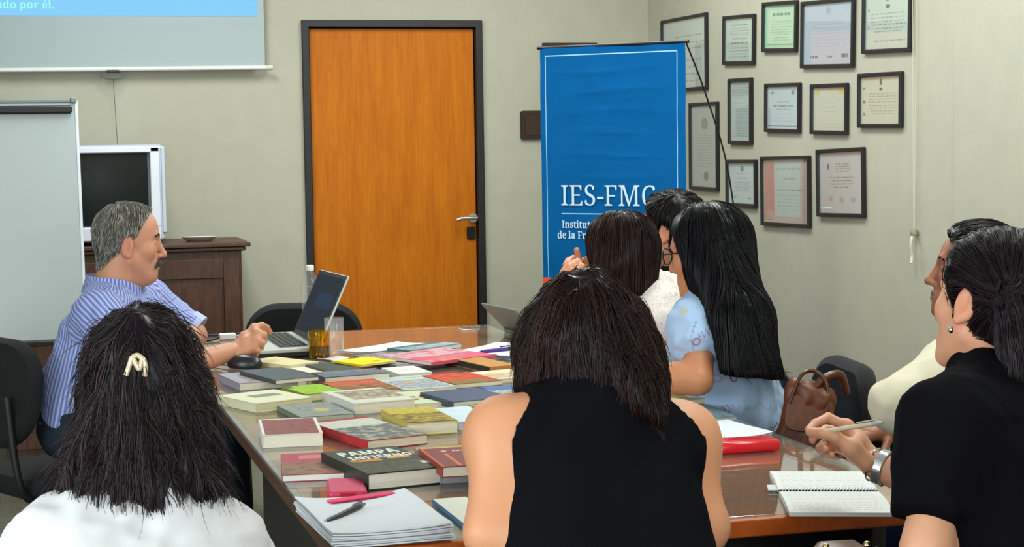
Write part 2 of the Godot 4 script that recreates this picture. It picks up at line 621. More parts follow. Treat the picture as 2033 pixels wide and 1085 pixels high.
func window_light(called: String, at: Vector3, turn: float, energy: float) -> void:
	var o := Node3D.new()
	o.name = called
	o.set_meta("kind", "structure")
	add_child(o)
	o.position = at
	o.rotation.y = deg_to_rad(turn)
	var g := Geo.new()
	for y: float in [-0.72, 0.72]: g.box(Vector3(0, y, 0), Vector3(3.4, 0.06, 0.05), 0.004)
	for k in 5: g.box(Vector3(-1.67 + k * 0.835, 0, 0), Vector3(0.05, 1.4, 0.05), 0.004)
	put(o, "window_frame", g, M.white_plastic)
	var m := StandardMaterial3D.new()
	m.albedo_color = Color(0.6, 0.65, 0.7)
	m.emission_enabled = true
	m.emission = Color(0.9, 0.98, 1.0)
	m.emission_energy_multiplier = 0.9
	for k in 4: put(o, "window_pane", one_box(Vector3(-1.2525 + k * 0.835, 0, 0), Vector3(0.785, 1.38, 0.008), 0.001), m)
	var l := AreaLight3D.new()
	l.name = "daylight"
	l.area_size = Vector2(3.3, 1.38)
	l.light_color = Color(0.95, 0.99, 1.0)
	l.light_energy = energy
	l.area_range = 25.0
	l.area_attenuation = 2.0
	l.shadow_enabled = true
	o.add_child(l)
	l.position = Vector3(0, 0, -0.03)

func room() -> void:
	var x0 := -3.0
	var x1 := 3.216
	var zb := -8.824
	var zf := 2.6
	var hh := 2.9
	struct("floor", one_box(Vector3(0.1, -0.11, -3.1), Vector3(6.9, 0.2, 12.0), 0.0), M.grout)
	var fl := get_node("floor") as Node3D
	var tile := one_box(Vector3.ZERO, Vector3(0.596, 0.012, 0.596), 0.002).mesh()
	for i in 11:
		for j in 20:
			var o := MeshInstance3D.new()
			o.name = "tile"
			o.mesh = tile
			o.material_override = M.floor_tile
			fl.add_child(o, true)
			o.position = Vector3(x0 + 0.2 + i * 0.6, -0.006, zb + 0.25 + j * 0.6)
	struct("ceiling", one_box(Vector3(0.1, hh + 0.1, -3.1), Vector3(6.9, 0.2, 12.0), 0.0), M.ceiling_paint)
	var g := Geo.new()
	g.box(Vector3((x0 - 0.2 + 1.401) / 2, hh / 2, zb - 0.1), Vector3(1.401 - x0 + 0.2, hh, 0.2), 0.0)
	g.box(Vector3((2.32 + x1 + 0.2) / 2, hh / 2, zb - 0.1), Vector3(x1 + 0.2 - 2.32, hh, 0.2), 0.0)
	g.box(Vector3((1.401 + 2.32) / 2, (2.028 + hh) / 2, zb - 0.1), Vector3(2.32 - 1.401, hh - 2.028, 0.2), 0.0)
	g.box(Vector3((1.401 + 2.32) / 2, 1.0, zb - 0.18), Vector3(2.32 - 1.401, 2.1, 0.04), 0.0)
	struct("wall_back", g, M.wall_paint)
	struct("wall_right", one_box(Vector3(x1 + 0.1, hh / 2, (zb + zf) / 2), Vector3(0.2, hh, zf - zb), 0.0), M.wall_paint)
	# the wall steps out a little near the camera; a narrow bead marks the step
	struct("trim_1", one_box(Vector3(x1 - 0.006, hh / 2, -5.66 + 4.0), Vector3(0.016, hh, 8.0), 0.004), M.wall_paint)
	struct("wall_left", one_box(Vector3(x0 - 0.1, hh / 2, (zb + zf) / 2), Vector3(0.2, hh, zf - zb), 0.0), M.wall_paint)
	struct("wall_front", one_box(Vector3(0.1, hh / 2, zf + 0.1), Vector3(6.7, hh, 0.2), 0.0), M.wall_paint)
	# the door
	var d := Node3D.new()
	d.name = "door_1"
	d.set_meta("kind", "structure")
	d.set_meta("label", "orange-brown varnished wooden door in a black steel frame")
	add_child(d)
	d.position = Vector3(1.86, 0, zb)
	g = Geo.new()
	var w := 0.919
	for s: int in [-1, 1]: g.box(Vector3(s * (w / 2 - 0.018), 1.014, -0.03), Vector3(0.036, 2.028, 0.11), 0.004)
	g.box(Vector3(0, 2.028 - 0.018, -0.03), Vector3(w - 0.06, 0.036, 0.11), 0.004)
	put(d, "door_frame", g, M.black_paint)
	g = Geo.new()
	g.box(Vector3(0, 0.997, -0.03), Vector3(w - 0.08, 1.982, 0.04), 0.004)
	for i in g.uv.size(): g.uv[i] = Vector2(g.v[i].x / 0.84 + 0.5, 1.0 - g.v[i].y / 2.0)
	put(d, "door_panel", g, M.door_wood)
	var hd := put(d, "door_handle", lever(), M.steel)
	put(d, "door_lock", one_box(Vector3(0.39, 0.953, -0.004), Vector3(0.045, 0.066, 0.016), 0.006), M.black_gloss)
	for y: float in [1.82, 1.64, 0.9, 0.2]:
		put(d, "hinge", rod(Vector3(0.436, y - 0.04, 0.012), Vector3(0.436, y + 0.04, 0.012), 0.006), M.black_paint)

func lever() -> Geo:
	var g := Geo.new()
	g.tube(PackedVector3Array([Vector3(0.4, 1.03, -0.012), Vector3(0.4, 1.03, 0.002)]), PackedFloat32Array([0.024]), 16)
	g.tube(PackedVector3Array([Vector3(0.4, 1.03, 0), Vector3(0.4, 1.03, 0.045)]), PackedFloat32Array([0.009]), 10)
	g.tube(smooth_path([Vector3(0.41, 1.031, 0.045), Vector3(0.38, 1.031, 0.047), Vector3(0.33, 1.03, 0.045), Vector3(0.306, 1.024, 0.04)]), PackedFloat32Array([0.0105]), 10)
	return g

# a framed sheet on a wall; local x to the right, y up, z out of the wall
func framed(label: String, at: Vector3, b: Basis, w: float, h: float, ops: Array, seed_: int, bar := 0.016, wood: Material = null, called := "framed_certificate", group := "framed certificates on the right wall") -> void:
	var t := thing(called, label, "picture frame", at, group, b)
	var g := Geo.new()
	var dp := 0.018
	for s: int in [-1, 1]:
		g.box(Vector3(s * (w / 2 - bar / 2), 0, dp / 2), Vector3(bar, h, dp), 0.003)
		g.box(Vector3(0, s * (h / 2 - bar / 2), dp / 2), Vector3(w - bar * 2 + 0.002, bar, dp), 0.003)
	put(t, "moulding", g, wood if wood else M.black_paint)
	put(t, "backing", one_box(Vector3(0, 0, 0.003), Vector3(w - bar, h - bar, 0.004), 0.001), M.paper)
	g = Geo.new()
	var a := w / 2 - bar * 0.8
	var c := h / 2 - bar * 0.8
	g.quad(Vector3(-a, c, 0.0056), Vector3(a, c, 0.0056), Vector3(a, -c, 0.0056), Vector3(-a, -c, 0.0056), Vector3(0, 0, 1))
	var pm := print_mat(print_picture(120, int(120.0 * h / w), ops, seed_), 0.5)
	pm.albedo_color = Color(0.92, 0.92, 0.92)
	put(t, "certificate", g, pm)
	put(t, "glazing", one_box(Vector3(0, 0, 0.009), Vector3(w - bar * 1.6, h - bar * 1.6, 0.002), 0.0), M.glass)

func wall_things() -> void:
	var rb := Basis(Vector3(0, 0, 1), Vector3(0, 1, 0), Vector3(-1, 0, 0))
	var ink := rgb8(120, 126, 120)
	var dark := rgb8(70, 76, 76)
	var white := rgb8(206, 212, 204)
	var blue := rgb8(196, 206, 214)
	var rows := func(y0: float, y1: float, step: float, x0: float, x1: float, c: Color, th := 0.008) -> Array:
		var o := []
		var y := y0
		while y < y1:
			var inset: float = [0.0, 0.06, 0.02, 0.1][int(y * 97) % 4]
			o.append(["line", x0 + inset, y, x1 - inset, th, c])
			y += step
		return o
	# [z, y, width, height, lean, label, ops]
	var list := [
		[-8.29, 1.832, 0.612, 0.364, 0.0, "wide certificate partly behind the top of the blue banner", [["bg", white]] + rows.call(0.25, 0.5, 0.09, 0.3, 0.95, ink, 0.02) + rows.call(0.6, 0.9, 0.1, 0.4, 0.9, ink)],
		[-7.598, 1.862, 0.360, 0.224, 2.0, "small black-framed certificate just right of the one behind the banner", [["bg", rgb8(196, 206, 196)], ["line", 0.2, 0.15, 0.8, 0.03, ink], ["line", 0.25, 0.46, 0.75, 0.035, dark], ["line", 0.2, 0.56, 0.8, 0.04, dark]] + rows.call(0.24, 0.42, 0.05, 0.15, 0.85, ink) + rows.call(0.68, 0.9, 0.07, 0.15, 0.85, ink)],
		[-7.149, 1.893, 0.356, 0.216, 2.6, "certificate printed on green paper in the top row", [["bg", rgb8(176, 212, 172)], ["rect", 0.0, 0.0, 1.0, 0.08, rgb8(120, 178, 124)], ["rect", 0.0, 0.9, 1.0, 0.94, rgb8(96, 168, 110)], ["rect", 0.0, 0.0, 0.07, 1.0, rgb8(150, 206, 178)], ["rect", 0.12, 0.12, 0.88, 0.86, rgb8(194, 220, 186)], ["line", 0.25, 0.2, 0.8, 0.06, rgb8(80, 110, 90)]] + rows.call(0.38, 0.82, 0.06, 0.2, 0.85, rgb8(110, 150, 115))],
		[-6.684, 1.835, 0.484, 0.276, 2.0, "largest pale blue certificate, second from right in the top row", [["bg", rgb8(190, 198, 214)], ["blob", 0.5, 0.12, 0.05, 0.05, rgb8(160, 168, 190)]] + rows.call(0.3, 0.75, 0.05, 0.15, 0.85, rgb8(172, 178, 196)) + [["line", 0.15, 0.86, 0.3, 0.04, dark], ["line", 0.5, 0.86, 0.6, 0.04, ink], ["line", 0.78, 0.83, 0.9, 0.07, dark]]],
		[-6.171, 1.858, 0.388, 0.250, 1.6, "certificate with a black exclamation mark, in the top row at the right end", [["bg", rgb8(204, 212, 200)], ["rect", 0.47, 0.02, 0.53, 0.2, rgb8(30, 34, 24)], ["blob", 0.5, 0.27, 0.045, 0.035, rgb8(30, 34, 24)]] + rows.call(0.4, 0.72, 0.06, 0.12, 0.9, ink) + [["line", 0.2, 0.85, 0.9, 0.02, ink], ["line", 0.06, 0.3, 0.1, 0.06, ink], ["line", 0.06, 0.6, 0.1, 0.06, ink]]],
		[-8.034, 1.379, 0.362, 0.420, 0.0, "tall certificate with a dark gold seal, beside the banner's right edge", [["bg", rgb8(172, 174, 172)], ["blob", 0.5, 0.22, 0.13, 0.07, rgb8(110, 112, 112)], ["blob", 0.55, 0.86, 0.09, 0.06, rgb8(88, 80, 26)]] + rows.call(0.36, 0.76, 0.035, 0.15, 0.85, rgb8(130, 132, 130))],
		[-7.586, 1.539, 0.265, 0.299, 0.5, "narrow tall certificate, leftmost of the middle row", [["bg", rgb8(188, 200, 194)]] + rows.call(0.06, 0.94, 0.045, 0.1, 0.9, rgb8(132, 146, 144))],
		[-7.123, 1.545, 0.360, 0.212, 1.2, "bluish certificate with a bold middle line, in the middle row", [["bg", blue], ["line", 0.12, 0.14, 0.22, 0.06, rgb8(90, 130, 150)], ["line", 0.75, 0.1, 0.86, 0.1, rgb8(70, 96, 130)], ["line", 0.2, 0.45, 0.8, 0.03, dark]] + rows.call(0.36, 0.56, 0.09, 0.3, 0.7, ink) + rows.call(0.65, 0.85, 0.08, 0.12, 0.85, rgb8(150, 172, 180)) + [["rect", 0.0, 0.92, 1.0, 0.94, dark]]],
		[-6.668, 1.531, 0.335, 0.206, 0.9, "certificate with two yellow corner emblems in the middle row", [["bg", rgb8(204, 214, 198)], ["blob", 0.12, 0.13, 0.08, 0.05, rgb8(206, 202, 92)], ["blob", 0.86, 0.1, 0.1, 0.055, rgb8(214, 200, 52)]] + rows.call(0.36, 0.62, 0.1, 0.3, 0.7, rgb8(170, 178, 164)) + rows.call(0.86, 0.92, 0.05, 0.2, 0.9, rgb8(170, 186, 168))],
		[-6.226, 1.556, 0.357, 0.211, 0.6, "certificate with a black exclamation mark in the middle row, right of the yellow emblems", [["bg", rgb8(206, 212, 190)], ["rect", 0.475, 0.07, 0.525, 0.2, rgb8(40, 48, 20)], ["blob", 0.5, 0.26, 0.04, 0.03, rgb8(34, 40, 20)]] + rows.call(0.36, 0.8, 0.06, 0.2, 0.9, rgb8(140, 148, 122)) + [["line", 0.06, 0.24, 0.12, 0.05, ink], ["line", 0.06, 0.5, 0.12, 0.07, dark], ["line", 0.06, 0.76, 0.12, 0.06, ink]]],
		[-7.578, 1.211, 0.344, 0.215, -0.5, "small blue-white certificate, leftmost of the bottom row", [["bg", rgb8(200, 212, 214)], ["blob", 0.5, 0.14, 0.06, 0.07, rgb8(80, 104, 120)], ["line", 0.3, 0.26, 0.7, 0.02, ink], ["line", 0.35, 0.38, 0.65, 0.025, dark]] + rows.call(0.48, 0.7, 0.05, 0.2, 0.85, ink) + [["line", 0.2, 0.82, 0.35, 0.05, ink], ["line", 0.7, 0.84, 0.85, 0.05, ink]]],
		[-7.099, 1.186, 0.500, 0.304, -0.9, "certificate with a red band down its left side, in the bottom row", [["bg", rgb8(196, 162, 150)], ["rect", 0.04, 0.05, 0.25, 0.97, rgb8(196, 96, 76)], ["photo", 0.05, 0.8, 0.24, 0.95, rgb8(196, 96, 76), rgb8(214, 150, 130), rgb8(180, 84, 66)], ["rect", 0.25, 0.06, 0.82, 0.9, rgb8(186, 192, 188)], ["line", 0.3, 0.14, 0.85, 0.03, rgb8(150, 150, 140)], ["line", 0.45, 0.3, 0.7, 0.03, rgb8(160, 140, 110)], ["line", 0.3, 0.48, 0.88, 0.012, dark]] + rows.call(0.56, 0.8, 0.055, 0.32, 0.85, rgb8(150, 156, 150))],
		[-6.565, 1.234, 0.424, 0.276, -1.6, "white certificate with three small stamps, rightmost of the bottom row", [["bg", rgb8(200, 204, 206)], ["rect", 0.19, 0.2, 0.24, 0.3, dark]] + rows.call(0.2, 0.36, 0.04, 0.28, 0.8, rgb8(120, 124, 128), 0.02) + rows.call(0.42, 0.6, 0.05, 0.24, 0.8, rgb8(110, 116, 112), 0.02) + [["blob", 0.25, 0.75, 0.05, 0.04, rgb8(196, 160, 160)], ["blob", 0.5, 0.77, 0.05, 0.045, rgb8(176, 168, 158)], ["blob", 0.76, 0.77, 0.055, 0.045, rgb8(160, 176, 196)]]],
	]
	for i in list.size():
		var f: Array = list[i]
		framed(f[5], Vector3(3.216, f[1], f[0]), rb * Basis(Vector3(0, 0, 1), deg_to_rad(-f[4])), f[2], f[3], f[6], 100 + i)
	framed("dark wooden picture frame hanging behind the top of the banner", Vector3(2.785, 1.78, -8.824), Basis.IDENTITY, 0.295, 0.27, [["bg", rgb8(120, 112, 96)], ["photo", 0.1, 0.1, 0.9, 0.9, rgb8(90, 80, 66), rgb8(140, 130, 110), rgb8(70, 76, 80)]], 131, 0.03, M.plaque_wood, "picture_frame", "")
	var t := thing("wall_plaque", "small dark wooden plaque with rounded corners left of the banner", "plaque", Vector3(2.61, 1.497, -8.824))
	var g := Geo.new()
	g.slab(rounded(0.19, 0.147, 0.014), 0.0, 0.022, Transform3D.IDENTITY, 0.005)
	put(t, "board", g, M.plaque_wood)
	g = Geo.new()
	g.slab(rounded(0.15, 0.107, 0.006), 0.0215, 0.025, Transform3D.IDENTITY, 0.001)
	put(t, "plate", g, mat("plate_bronze", rgb8(62, 46, 34), 0.35, 0.4))
	# the blind cord and its cleat on the right wall
	t = thing("blind_cord", "pale blind cord hanging down the right wall to a cleat", "cord", Vector3(3.206, 1.0, -5.945))
	g = Geo.new()
	g.tube(PackedVector3Array([Vector3(-0.004, 1.9, -0.02), Vector3(-0.004, 0.75, -0.012), Vector3(-0.006, 0.08, 0)]), PackedFloat32Array([0.0013]), 6)
	g.tube(PackedVector3Array([Vector3(-0.004, 1.9, 0.012), Vector3(-0.004, 0.75, 0.012), Vector3(-0.006, 0.08, 0.006)]), PackedFloat32Array([0.0013]), 6)
	put(t, "cord", g, M.cream_plastic)
	g = Geo.new()
	g.lathe(Vector3(-0.004, 0.062, 0), PackedVector2Array([Vector2(0, -0.012), Vector2(0.014, -0.01), Vector2(0.016, 0.0), Vector2(0.012, 0.011), Vector2(0, 0.014)]), 14)
	put(t, "cleat", g, mat("old_brass", rgb8(150, 150, 120), 0.4, 0.3))
	g = Geo.new()
	g.tube(smooth_path([Vector3(-0.01, 0.055, 0.002), Vector3(-0.02, 0.02, 0.006), Vector3(-0.014, -0.02, 0.004), Vector3(-0.02, -0.05, 0.01)]), PackedFloat32Array([0.006]), 8)
	put(t, "wound_end", g, M.cream_plastic)
	# projection screen
	t = thing("projection_screen", "pulled-down projection screen with a bright blue slide, top left", "screen", Vector3(0.16, 1.785, -8.764))
	g = Geo.new()
	g.box(Vector3(0, 0.45, 0), Vector3(2.1, 0.9, 0.003), 0.0)
	put(t, "screen_cloth", g, M.screen_cloth)
	put(t, "slide_light", one_box(Vector3(0.0, 0.6, 0.003), Vector3(2.04, 0.69, 0.002), 0.0), M.slide)
	lettering("presentado por él.", 0.052, M.slide_text, Transform3D(Basis.IDENTITY, Vector3(-0.395, 0.275, 0.0046)), t, "slide_lettering", "Droid Sans", 700)
	var bar := put(t, "weight_bar", rod(Vector3(-1.08, -0.004, 0.004), Vector3(1.06, 0.008, 0.004), 0.0105), M.white_plastic)
	put(t, "bar_end_cap", rod(Vector3(1.058, 0.008, 0.004), Vector3(1.086, 0.008, 0.004), 0.013), M.cream_plastic)
	g = Geo.new()
	g.tube(smooth_path([Vector3(0.275, -0.006, 0.012), Vector3(0.27, -0.03, 0.014), Vector3(0.29, -0.041, 0.014), Vector3(0.323, -0.043, 0.014), Vector3(0.355, -0.041, 0.014), Vector3(0.375, -0.03, 0.014), Vector3(0.37, -0.006, 0.012)]), PackedFloat32Array([0.003]), 6)
	put(t, "pull_handle", g, M.grey_plastic)
	put(t, "handle_clip", one_box(Vector3(0.323, -0.008, 0.012), Vector3(0.06, 0.014, 0.016), 0.004), M.black_paint)
	put(t, "pull_string", rod(Vector3(0.323, -0.043, 0.014), Vector3(0.335, -0.42, 0.03), 0.0016, -1, 6), M.grey_plastic)

func furniture() -> void:
	# cabinet below the television
	var t := thing("wooden_cabinet", "dark brown wooden cabinet with panelled doors under the television", "cabinet", Vector3(0.48, 0, -8.56))
	put(t, "body", one_box(Vector3(0, 0.475, -0.01), Vector3(1.08, 0.95, 0.45), 0.005), M.cabinet_wood)
	var g := Geo.new()
	g.box(Vector3(0, 0.959, 0.0), Vector3(1.16, 0.02, 0.5), 0.005)
	g.box(Vector3(0, 0.94, 0.0), Vector3(1.12, 0.022, 0.48), 0.008)
	put(t, "top", g, M.cabinet_wood)
	for s: int in [-1, 1]:
		var dx := s * 0.265
		g = Geo.new()
		for q: int in [-1, 1]:
			g.box(Vector3(dx + q * 0.225, 0.475, 0.222), Vector3(0.075, 0.84, 0.022), 0.003)
			g.box(Vector3(dx, 0.475 + q * 0.375, 0.222), Vector3(0.376, 0.09, 0.022), 0.003)
		var door := put(t, "door", g, M.cabinet_wood)
		put(door, "panel", one_box(Vector3(dx, 0.475, 0.219), Vector3(0.376, 0.66, 0.01), 0.002), M.cabinet_wood)
		g = Geo.new()
		g.lathe(Vector3(dx - s * 0.225, 0.52, 0.233), PackedVector2Array([Vector2(0.005, 0), Vector2(0.005, 0.012), Vector2(0.012, 0.018), Vector2(0.012, 0.024), Vector2(0, 0.028)]), 12, Basis(Vector3(1, 0, 0), PI / 2))
		put(door, "knob", g, M.brass)
	# the white tray on the cabinet
	t = thing("white_tray", "shallow white oblong dish on the cabinet top, right of the television", "dish", Vector3(0.845, 0.969, -8.52))
	g = Geo.new()
	var bb := Basis.from_scale(Vector3(1.0, 1, 0.6))
	g.lathe(Vector3.ZERO, PackedVector2Array([Vector2(0, 0), Vector2(0.055, 0), Vector2(0.082, 0.022), Vector2(0.086, 0.022), Vector2(0.06, 0.003), Vector2(0, 0.003)]), 28, bb)
	put(t, "dish", g, M.white_plastic)
	# television
	t = thing("television", "silver box television with a dark screen, on the cabinet behind the man", "television", Vector3(0.37, 0.969, -8.58))
	g = Geo.new()
	g.box(Vector3(0, 0.235, 0.06), Vector3(0.63, 0.45, 0.24), 0.02)
	g.box(Vector3(0, 0.24, -0.12), Vector3(0.46, 0.36, 0.2), 0.05)
	put(t, "shell", g, M.silver_plastic)
	g = Geo.new()
	for s: int in [-1, 1]: g.box(Vector3(s * 0.2675, 0.265, 0.192), Vector3(0.045, 0.37, 0.03), 0.006)
	g.box(Vector3(0, 0.437, 0.192), Vector3(0.58, 0.03, 0.03), 0.006)
	g.box(Vector3(0, 0.052, 0.192), Vector3(0.58, 0.065, 0.03), 0.006)
	put(t, "bezel", g, M.silver_bright)
	put(t, "inner_bezel", one_box(Vector3(0, 0.254, 0.178), Vector3(0.51, 0.36, 0.018), 0.004), M.grey_plastic)
	g = Geo.new()
	var n := 12
	for j in n + 1:
		for i in n + 1:
			var u := 2.0 * i / n - 1.0
			var w := 2.0 * j / n - 1.0
			g.add(Vector3(u * 0.235, 0.256 + w * 0.165, 0.19 + 0.012 * (1 - u * u) * (1 - w * w)), Vector3(u * 0.12, w * 0.1, 1).normalized())
	for j in n:
		for i in n:
			var a := j * (n + 1) + i
			g.tri(a, a + 1, a + n + 2); g.tri(a, a + n + 2, a + n + 1)
	put(t, "tube_screen", g, M.tube_glass)
	for k in 4: put(t, "button", one_box(Vector3(-0.2 + k * 0.03, 0.05, 0.209), Vector3(0.018, 0.008, 0.006), 0.002), M.grey_plastic)
	put(t, "speaker_grille", one_box(Vector3(0.307, 0.25, 0.165), Vector3(0.02, 0.4, 0.04), 0.006), M.silver_plastic)
	# flip-chart easel with a whiteboard, leaning back
	t = thing("whiteboard_easel", "white flip-chart board on an easel behind the man, cut off at the left", "whiteboard", Vector3(-0.09, 0, -7.3), "", Basis(Vector3(0, 1, 0), deg_to_rad(2.0)))
	var lean := Basis(Vector3(1, 0, 0), deg_to_rad(-8.0))
	var bo := Vector3(0, 1.13, -0.06)
	g = Geo.new()
	g.box(bo, Vector3(0.7, 0.95, 0.016), 0.003, lean)
	put(t, "board", g, M.whiteboard)
	g = Geo.new()
	for s: int in [-1, 1]: g.box(bo + lean * Vector3(s * 0.355, 0, 0.0), Vector3(0.014, 0.97, 0.022), 0.004, lean)
	put(t, "board_frame", g, M.silver_bright)
	g = Geo.new()
	g.box(bo + lean * Vector3(0, 0.482, 0.0), Vector3(0.7, 0.016, 0.024), 0.004, lean)
	g.box(bo + lean * Vector3(0.345, 0.484, 0.004), Vector3(0.026, 0.026, 0.03), 0.006, lean)
	put(t, "top_rail", g, mat("rail_grey", rgb8(120, 134, 130), 0.4))
	put(t, "paper_clamp", one_box(bo + lean * Vector3(-0.006, 0.446, 0.016), Vector3(0.69, 0.034, 0.022), 0.009, lean), M.black_paint)
	put(t, "pen_tray", one_box(Vector3(0, 0.652, 0.03), Vector3(0.66, 0.022, 0.06), 0.005), M.black_paint)
	for s: int in [-1, 1]: put(t, "leg", rod(Vector3(s * 0.3, 0.66, 0.0), Vector3(s * 0.36, 0.0, 0.16), 0.013), M.black_paint)
	put(t, "leg", rod(Vector3(0, 1.1, -0.09), Vector3(0, 0, -0.5), 0.013), M.black_paint)
	banner()
	conference_table()
	# chairs
	visitor_chair("black fabric chair the man in the striped shirt sits on", Vector3(0.115, 0, -5.74), -62.0, 0.69, 0.43)
	visitor_chair("empty black chair at the far end of the table, behind the laptop", Vector3(1.04, 0, -6.72), 168.0, 0.64, 0.44)
	visitor_chair("black chair with a brown handbag hung on its back", Vector3(1.87, 0, -4.21), 82.0, 0.685, 0.44)
	visitor_chair("black chair under the woman with clasped hands", Vector3(1.86, 0, -4.95), 90.0, 0.54, 0.42)
	visitor_chair("black chair under the dark-haired woman nearest the banner", Vector3(2.22, 0, -5.55), 80.0, 0.54, 0.42)
	visitor_chair("black chair under the person in the cream sweater", Vector3(2.2, 0, -3.55), 90.0, 0.62, 0.42)
	visitor_chair("black chair under the woman in the black sleeveless top", Vector3(0.94, 0, -2.42), 0.0, 0.58, 0.42)
	visitor_chair("black chair under the woman in the white shirt", Vector3(0.16, 0, -2.66), 0.0, 0.52, 0.34)
	leather_armchair()
	handbag()
	# cables on the floor by the man's chair
	var cables := [
		["black cable lying along the floor under the man's chair", [Vector3(-0.7, 0.006, -5.9), Vector3(-0.2, 0.006, -6.05), Vector3(0.1, 0.006, -6.0), Vector3(0.5, 0.006, -6.1), Vector3(0.9, 0.006, -5.9)]],
		["second black cable on the floor, nearer the whiteboard", [Vector3(-0.8, 0.006, -6.3), Vector3(-0.1, 0.006, -6.5), Vector3(0.2, 0.006, -6.9), Vector3(0.35, 0.006, -7.4)]],
	]
	for c: Array in cables:
		g = Geo.new()
		g.tube(smooth_path(c[1]), PackedFloat32Array([0.006]), 8)
		tag(put(self, "floor_cable", g, M.black_paint), c[0], "cable")

func banner() -> void:
	var tl := Vector3(2.132, 1.800, -7.159)
	var tr := Vector3(2.584, 1.800, -6.664)
	var bl := tl - Vector3(0, 1, 0) - (tr - tl).normalized() * 0.02
	var ux := (tr - tl).normalized()
	var uy := (tl - bl).normalized()
	uy = (uy - ux * uy.dot(ux)).normalized()
	var b := Basis(ux, uy, ux.cross(uy))
	var w := tl.distance_to(tr)
	var h := 1.66
	var t := thing("roll_banner", "tall blue cloth banner with white letters on a stand by the door", "banner", tl, "", b)
	# the cloth, with shallow folds
	var im := Image.create(384, 1088, false, Image.FORMAT_RGB8)
	im.fill(rgb8(4, 92, 154))
	var px := 384.0 / w
	var line := rgb8(176, 212, 236)
	for r: Array in [[0.026, 0.03, 0.005, h - 0.06], [w - 0.04, 0.03, 0.005, h - 0.06], [0.026, 0.03, w - 0.061, 0.005], [0.026, h - 0.035, w - 0.061, 0.005], [0.095, 0.682, 0.40, 0.005]]:
		im.fill_rect(Rect2i(int(r[0] * px), int(r[1] * 1088.0 / h), maxi(2, int(r[2] * px)), maxi(2, int(r[3] * 1088.0 / h))), line)
	var g := Geo.new()
	var nx := 36
	var ny := 120
	var nn := noise(77, 1.0, 2)
	var hang := func(u: float, v: float) -> float:
		var quiet := 1.0 - 0.75 * exp(-pow((v - 0.37) / 0.1, 2.0))
		var z := 0.0
		for k in 7:
			var y0 := 0.06 + k * 0.052
			z += 0.002 * exp(-pow((v - y0 - 0.006 * sin(u * 5.0 + k)) / 0.007, 2.0)) * exp(-pow((u - 0.5) / 0.3, 2.0))
		z += 0.004 * nn.get_noise_2d(u * 3.0, v * 6.0) * quiet
		return z + 0.003 * sin(u * PI * 2.0) * quiet
	for j in ny + 1:
		for i in nx + 1:
			var u := float(i) / nx
			var v := float(j) / ny
			var e := 0.004
			var z: float = hang.call(u, v)
			var dx: float = (hang.call(u + e, v) - z) / (e * w)
			var dy: float = (hang.call(u, v + e) - z) / (e * h)
			g.add(Vector3(u * w, -v * h, z), Vector3(-dx, dy, 1).normalized(), Vector2(u, v))
	for j in ny:
		for i in nx:
			var a := j * (nx + 1) + i
			g.tri(a, a + 1, a + nx + 2); g.tri(a, a + nx + 2, a + nx + 1)
	var m := StandardMaterial3D.new()
	m.albedo_texture = tex(im)
	m.roughness = 0.8
	m.metallic_specular = 0.2
	put(t, "banner_cloth", g, m)
	lettering("IES-FMC", 0.117, M.letter_white, Transform3D(Basis.IDENTITY, Vector3(0.094, -0.678, 0.0065)), t, "lettering", "Droid Serif", 400, false, 0.95)
	lettering("Instituto de", 0.042, M.letter_white, Transform3D(Basis.IDENTITY, Vector3(0.098, -0.752, 0.0065)), t, "lettering", "Droid Serif", 700, false, 0.85)
	lettering("de la Funda", 0.042, M.letter_white, Transform3D(Basis.IDENTITY, Vector3(0.076, -0.796, 0.0065)), t, "lettering", "Droid Serif", 700, false, 0.85)
	put(t, "top_rail", rod(Vector3(-0.014, 0.003, -0.004), Vector3(w + 0.014, 0.003, -0.004), 0.007), M.black_paint)
	g = Geo.new()
	g.tube(smooth_path([Vector3(w, 0.0, -0.008), Vector3(w + 0.01, -0.2, -0.16), Vector3(w + 0.025, -0.5, -0.33), Vector3(w + 0.03, -0.9, -0.42), Vector3(w + 0.02, -1.4, -0.38), Vector3(w * 0.8, -1.78, -0.2)]), PackedFloat32Array([0.0036]), 8)
	put(t, "stand_pole", g, M.black_paint)
	g = Geo.new()
	g.tube(smooth_path([Vector3(0.0, 0.0, -0.008), Vector3(0.04, -0.4, -0.1), Vector3(0.1, -0.9, -0.16), Vector3(0.2, -1.4, -0.16), Vector3(w * 0.35, -1.78, -0.1)]), PackedFloat32Array([0.0036]), 8)
	put(t, "stand_pole", g, M.black_paint)
	put(t, "base", one_box(Vector3(w / 2, -1.765, -0.08), Vector3(w * 0.9, 0.03, 0.22), 0.006), M.black_paint)
	put(t, "bottom_rail", rod(Vector3(0, -h, -0.003), Vector3(w, -h, -0.003), 0.008), M.black_paint)
	t = thing("orange_sticker", "small orange paper card at the foot of the banner's visible edge", "card", tl + b * Vector3(0.035, -0.965, 0.02), "", b)
	put(t, "card", one_box(Vector3.ZERO, Vector3(0.045, 0.03, 0.004), 0.001), mat("orange_card", rgb8(238, 84, 28), 0.6))

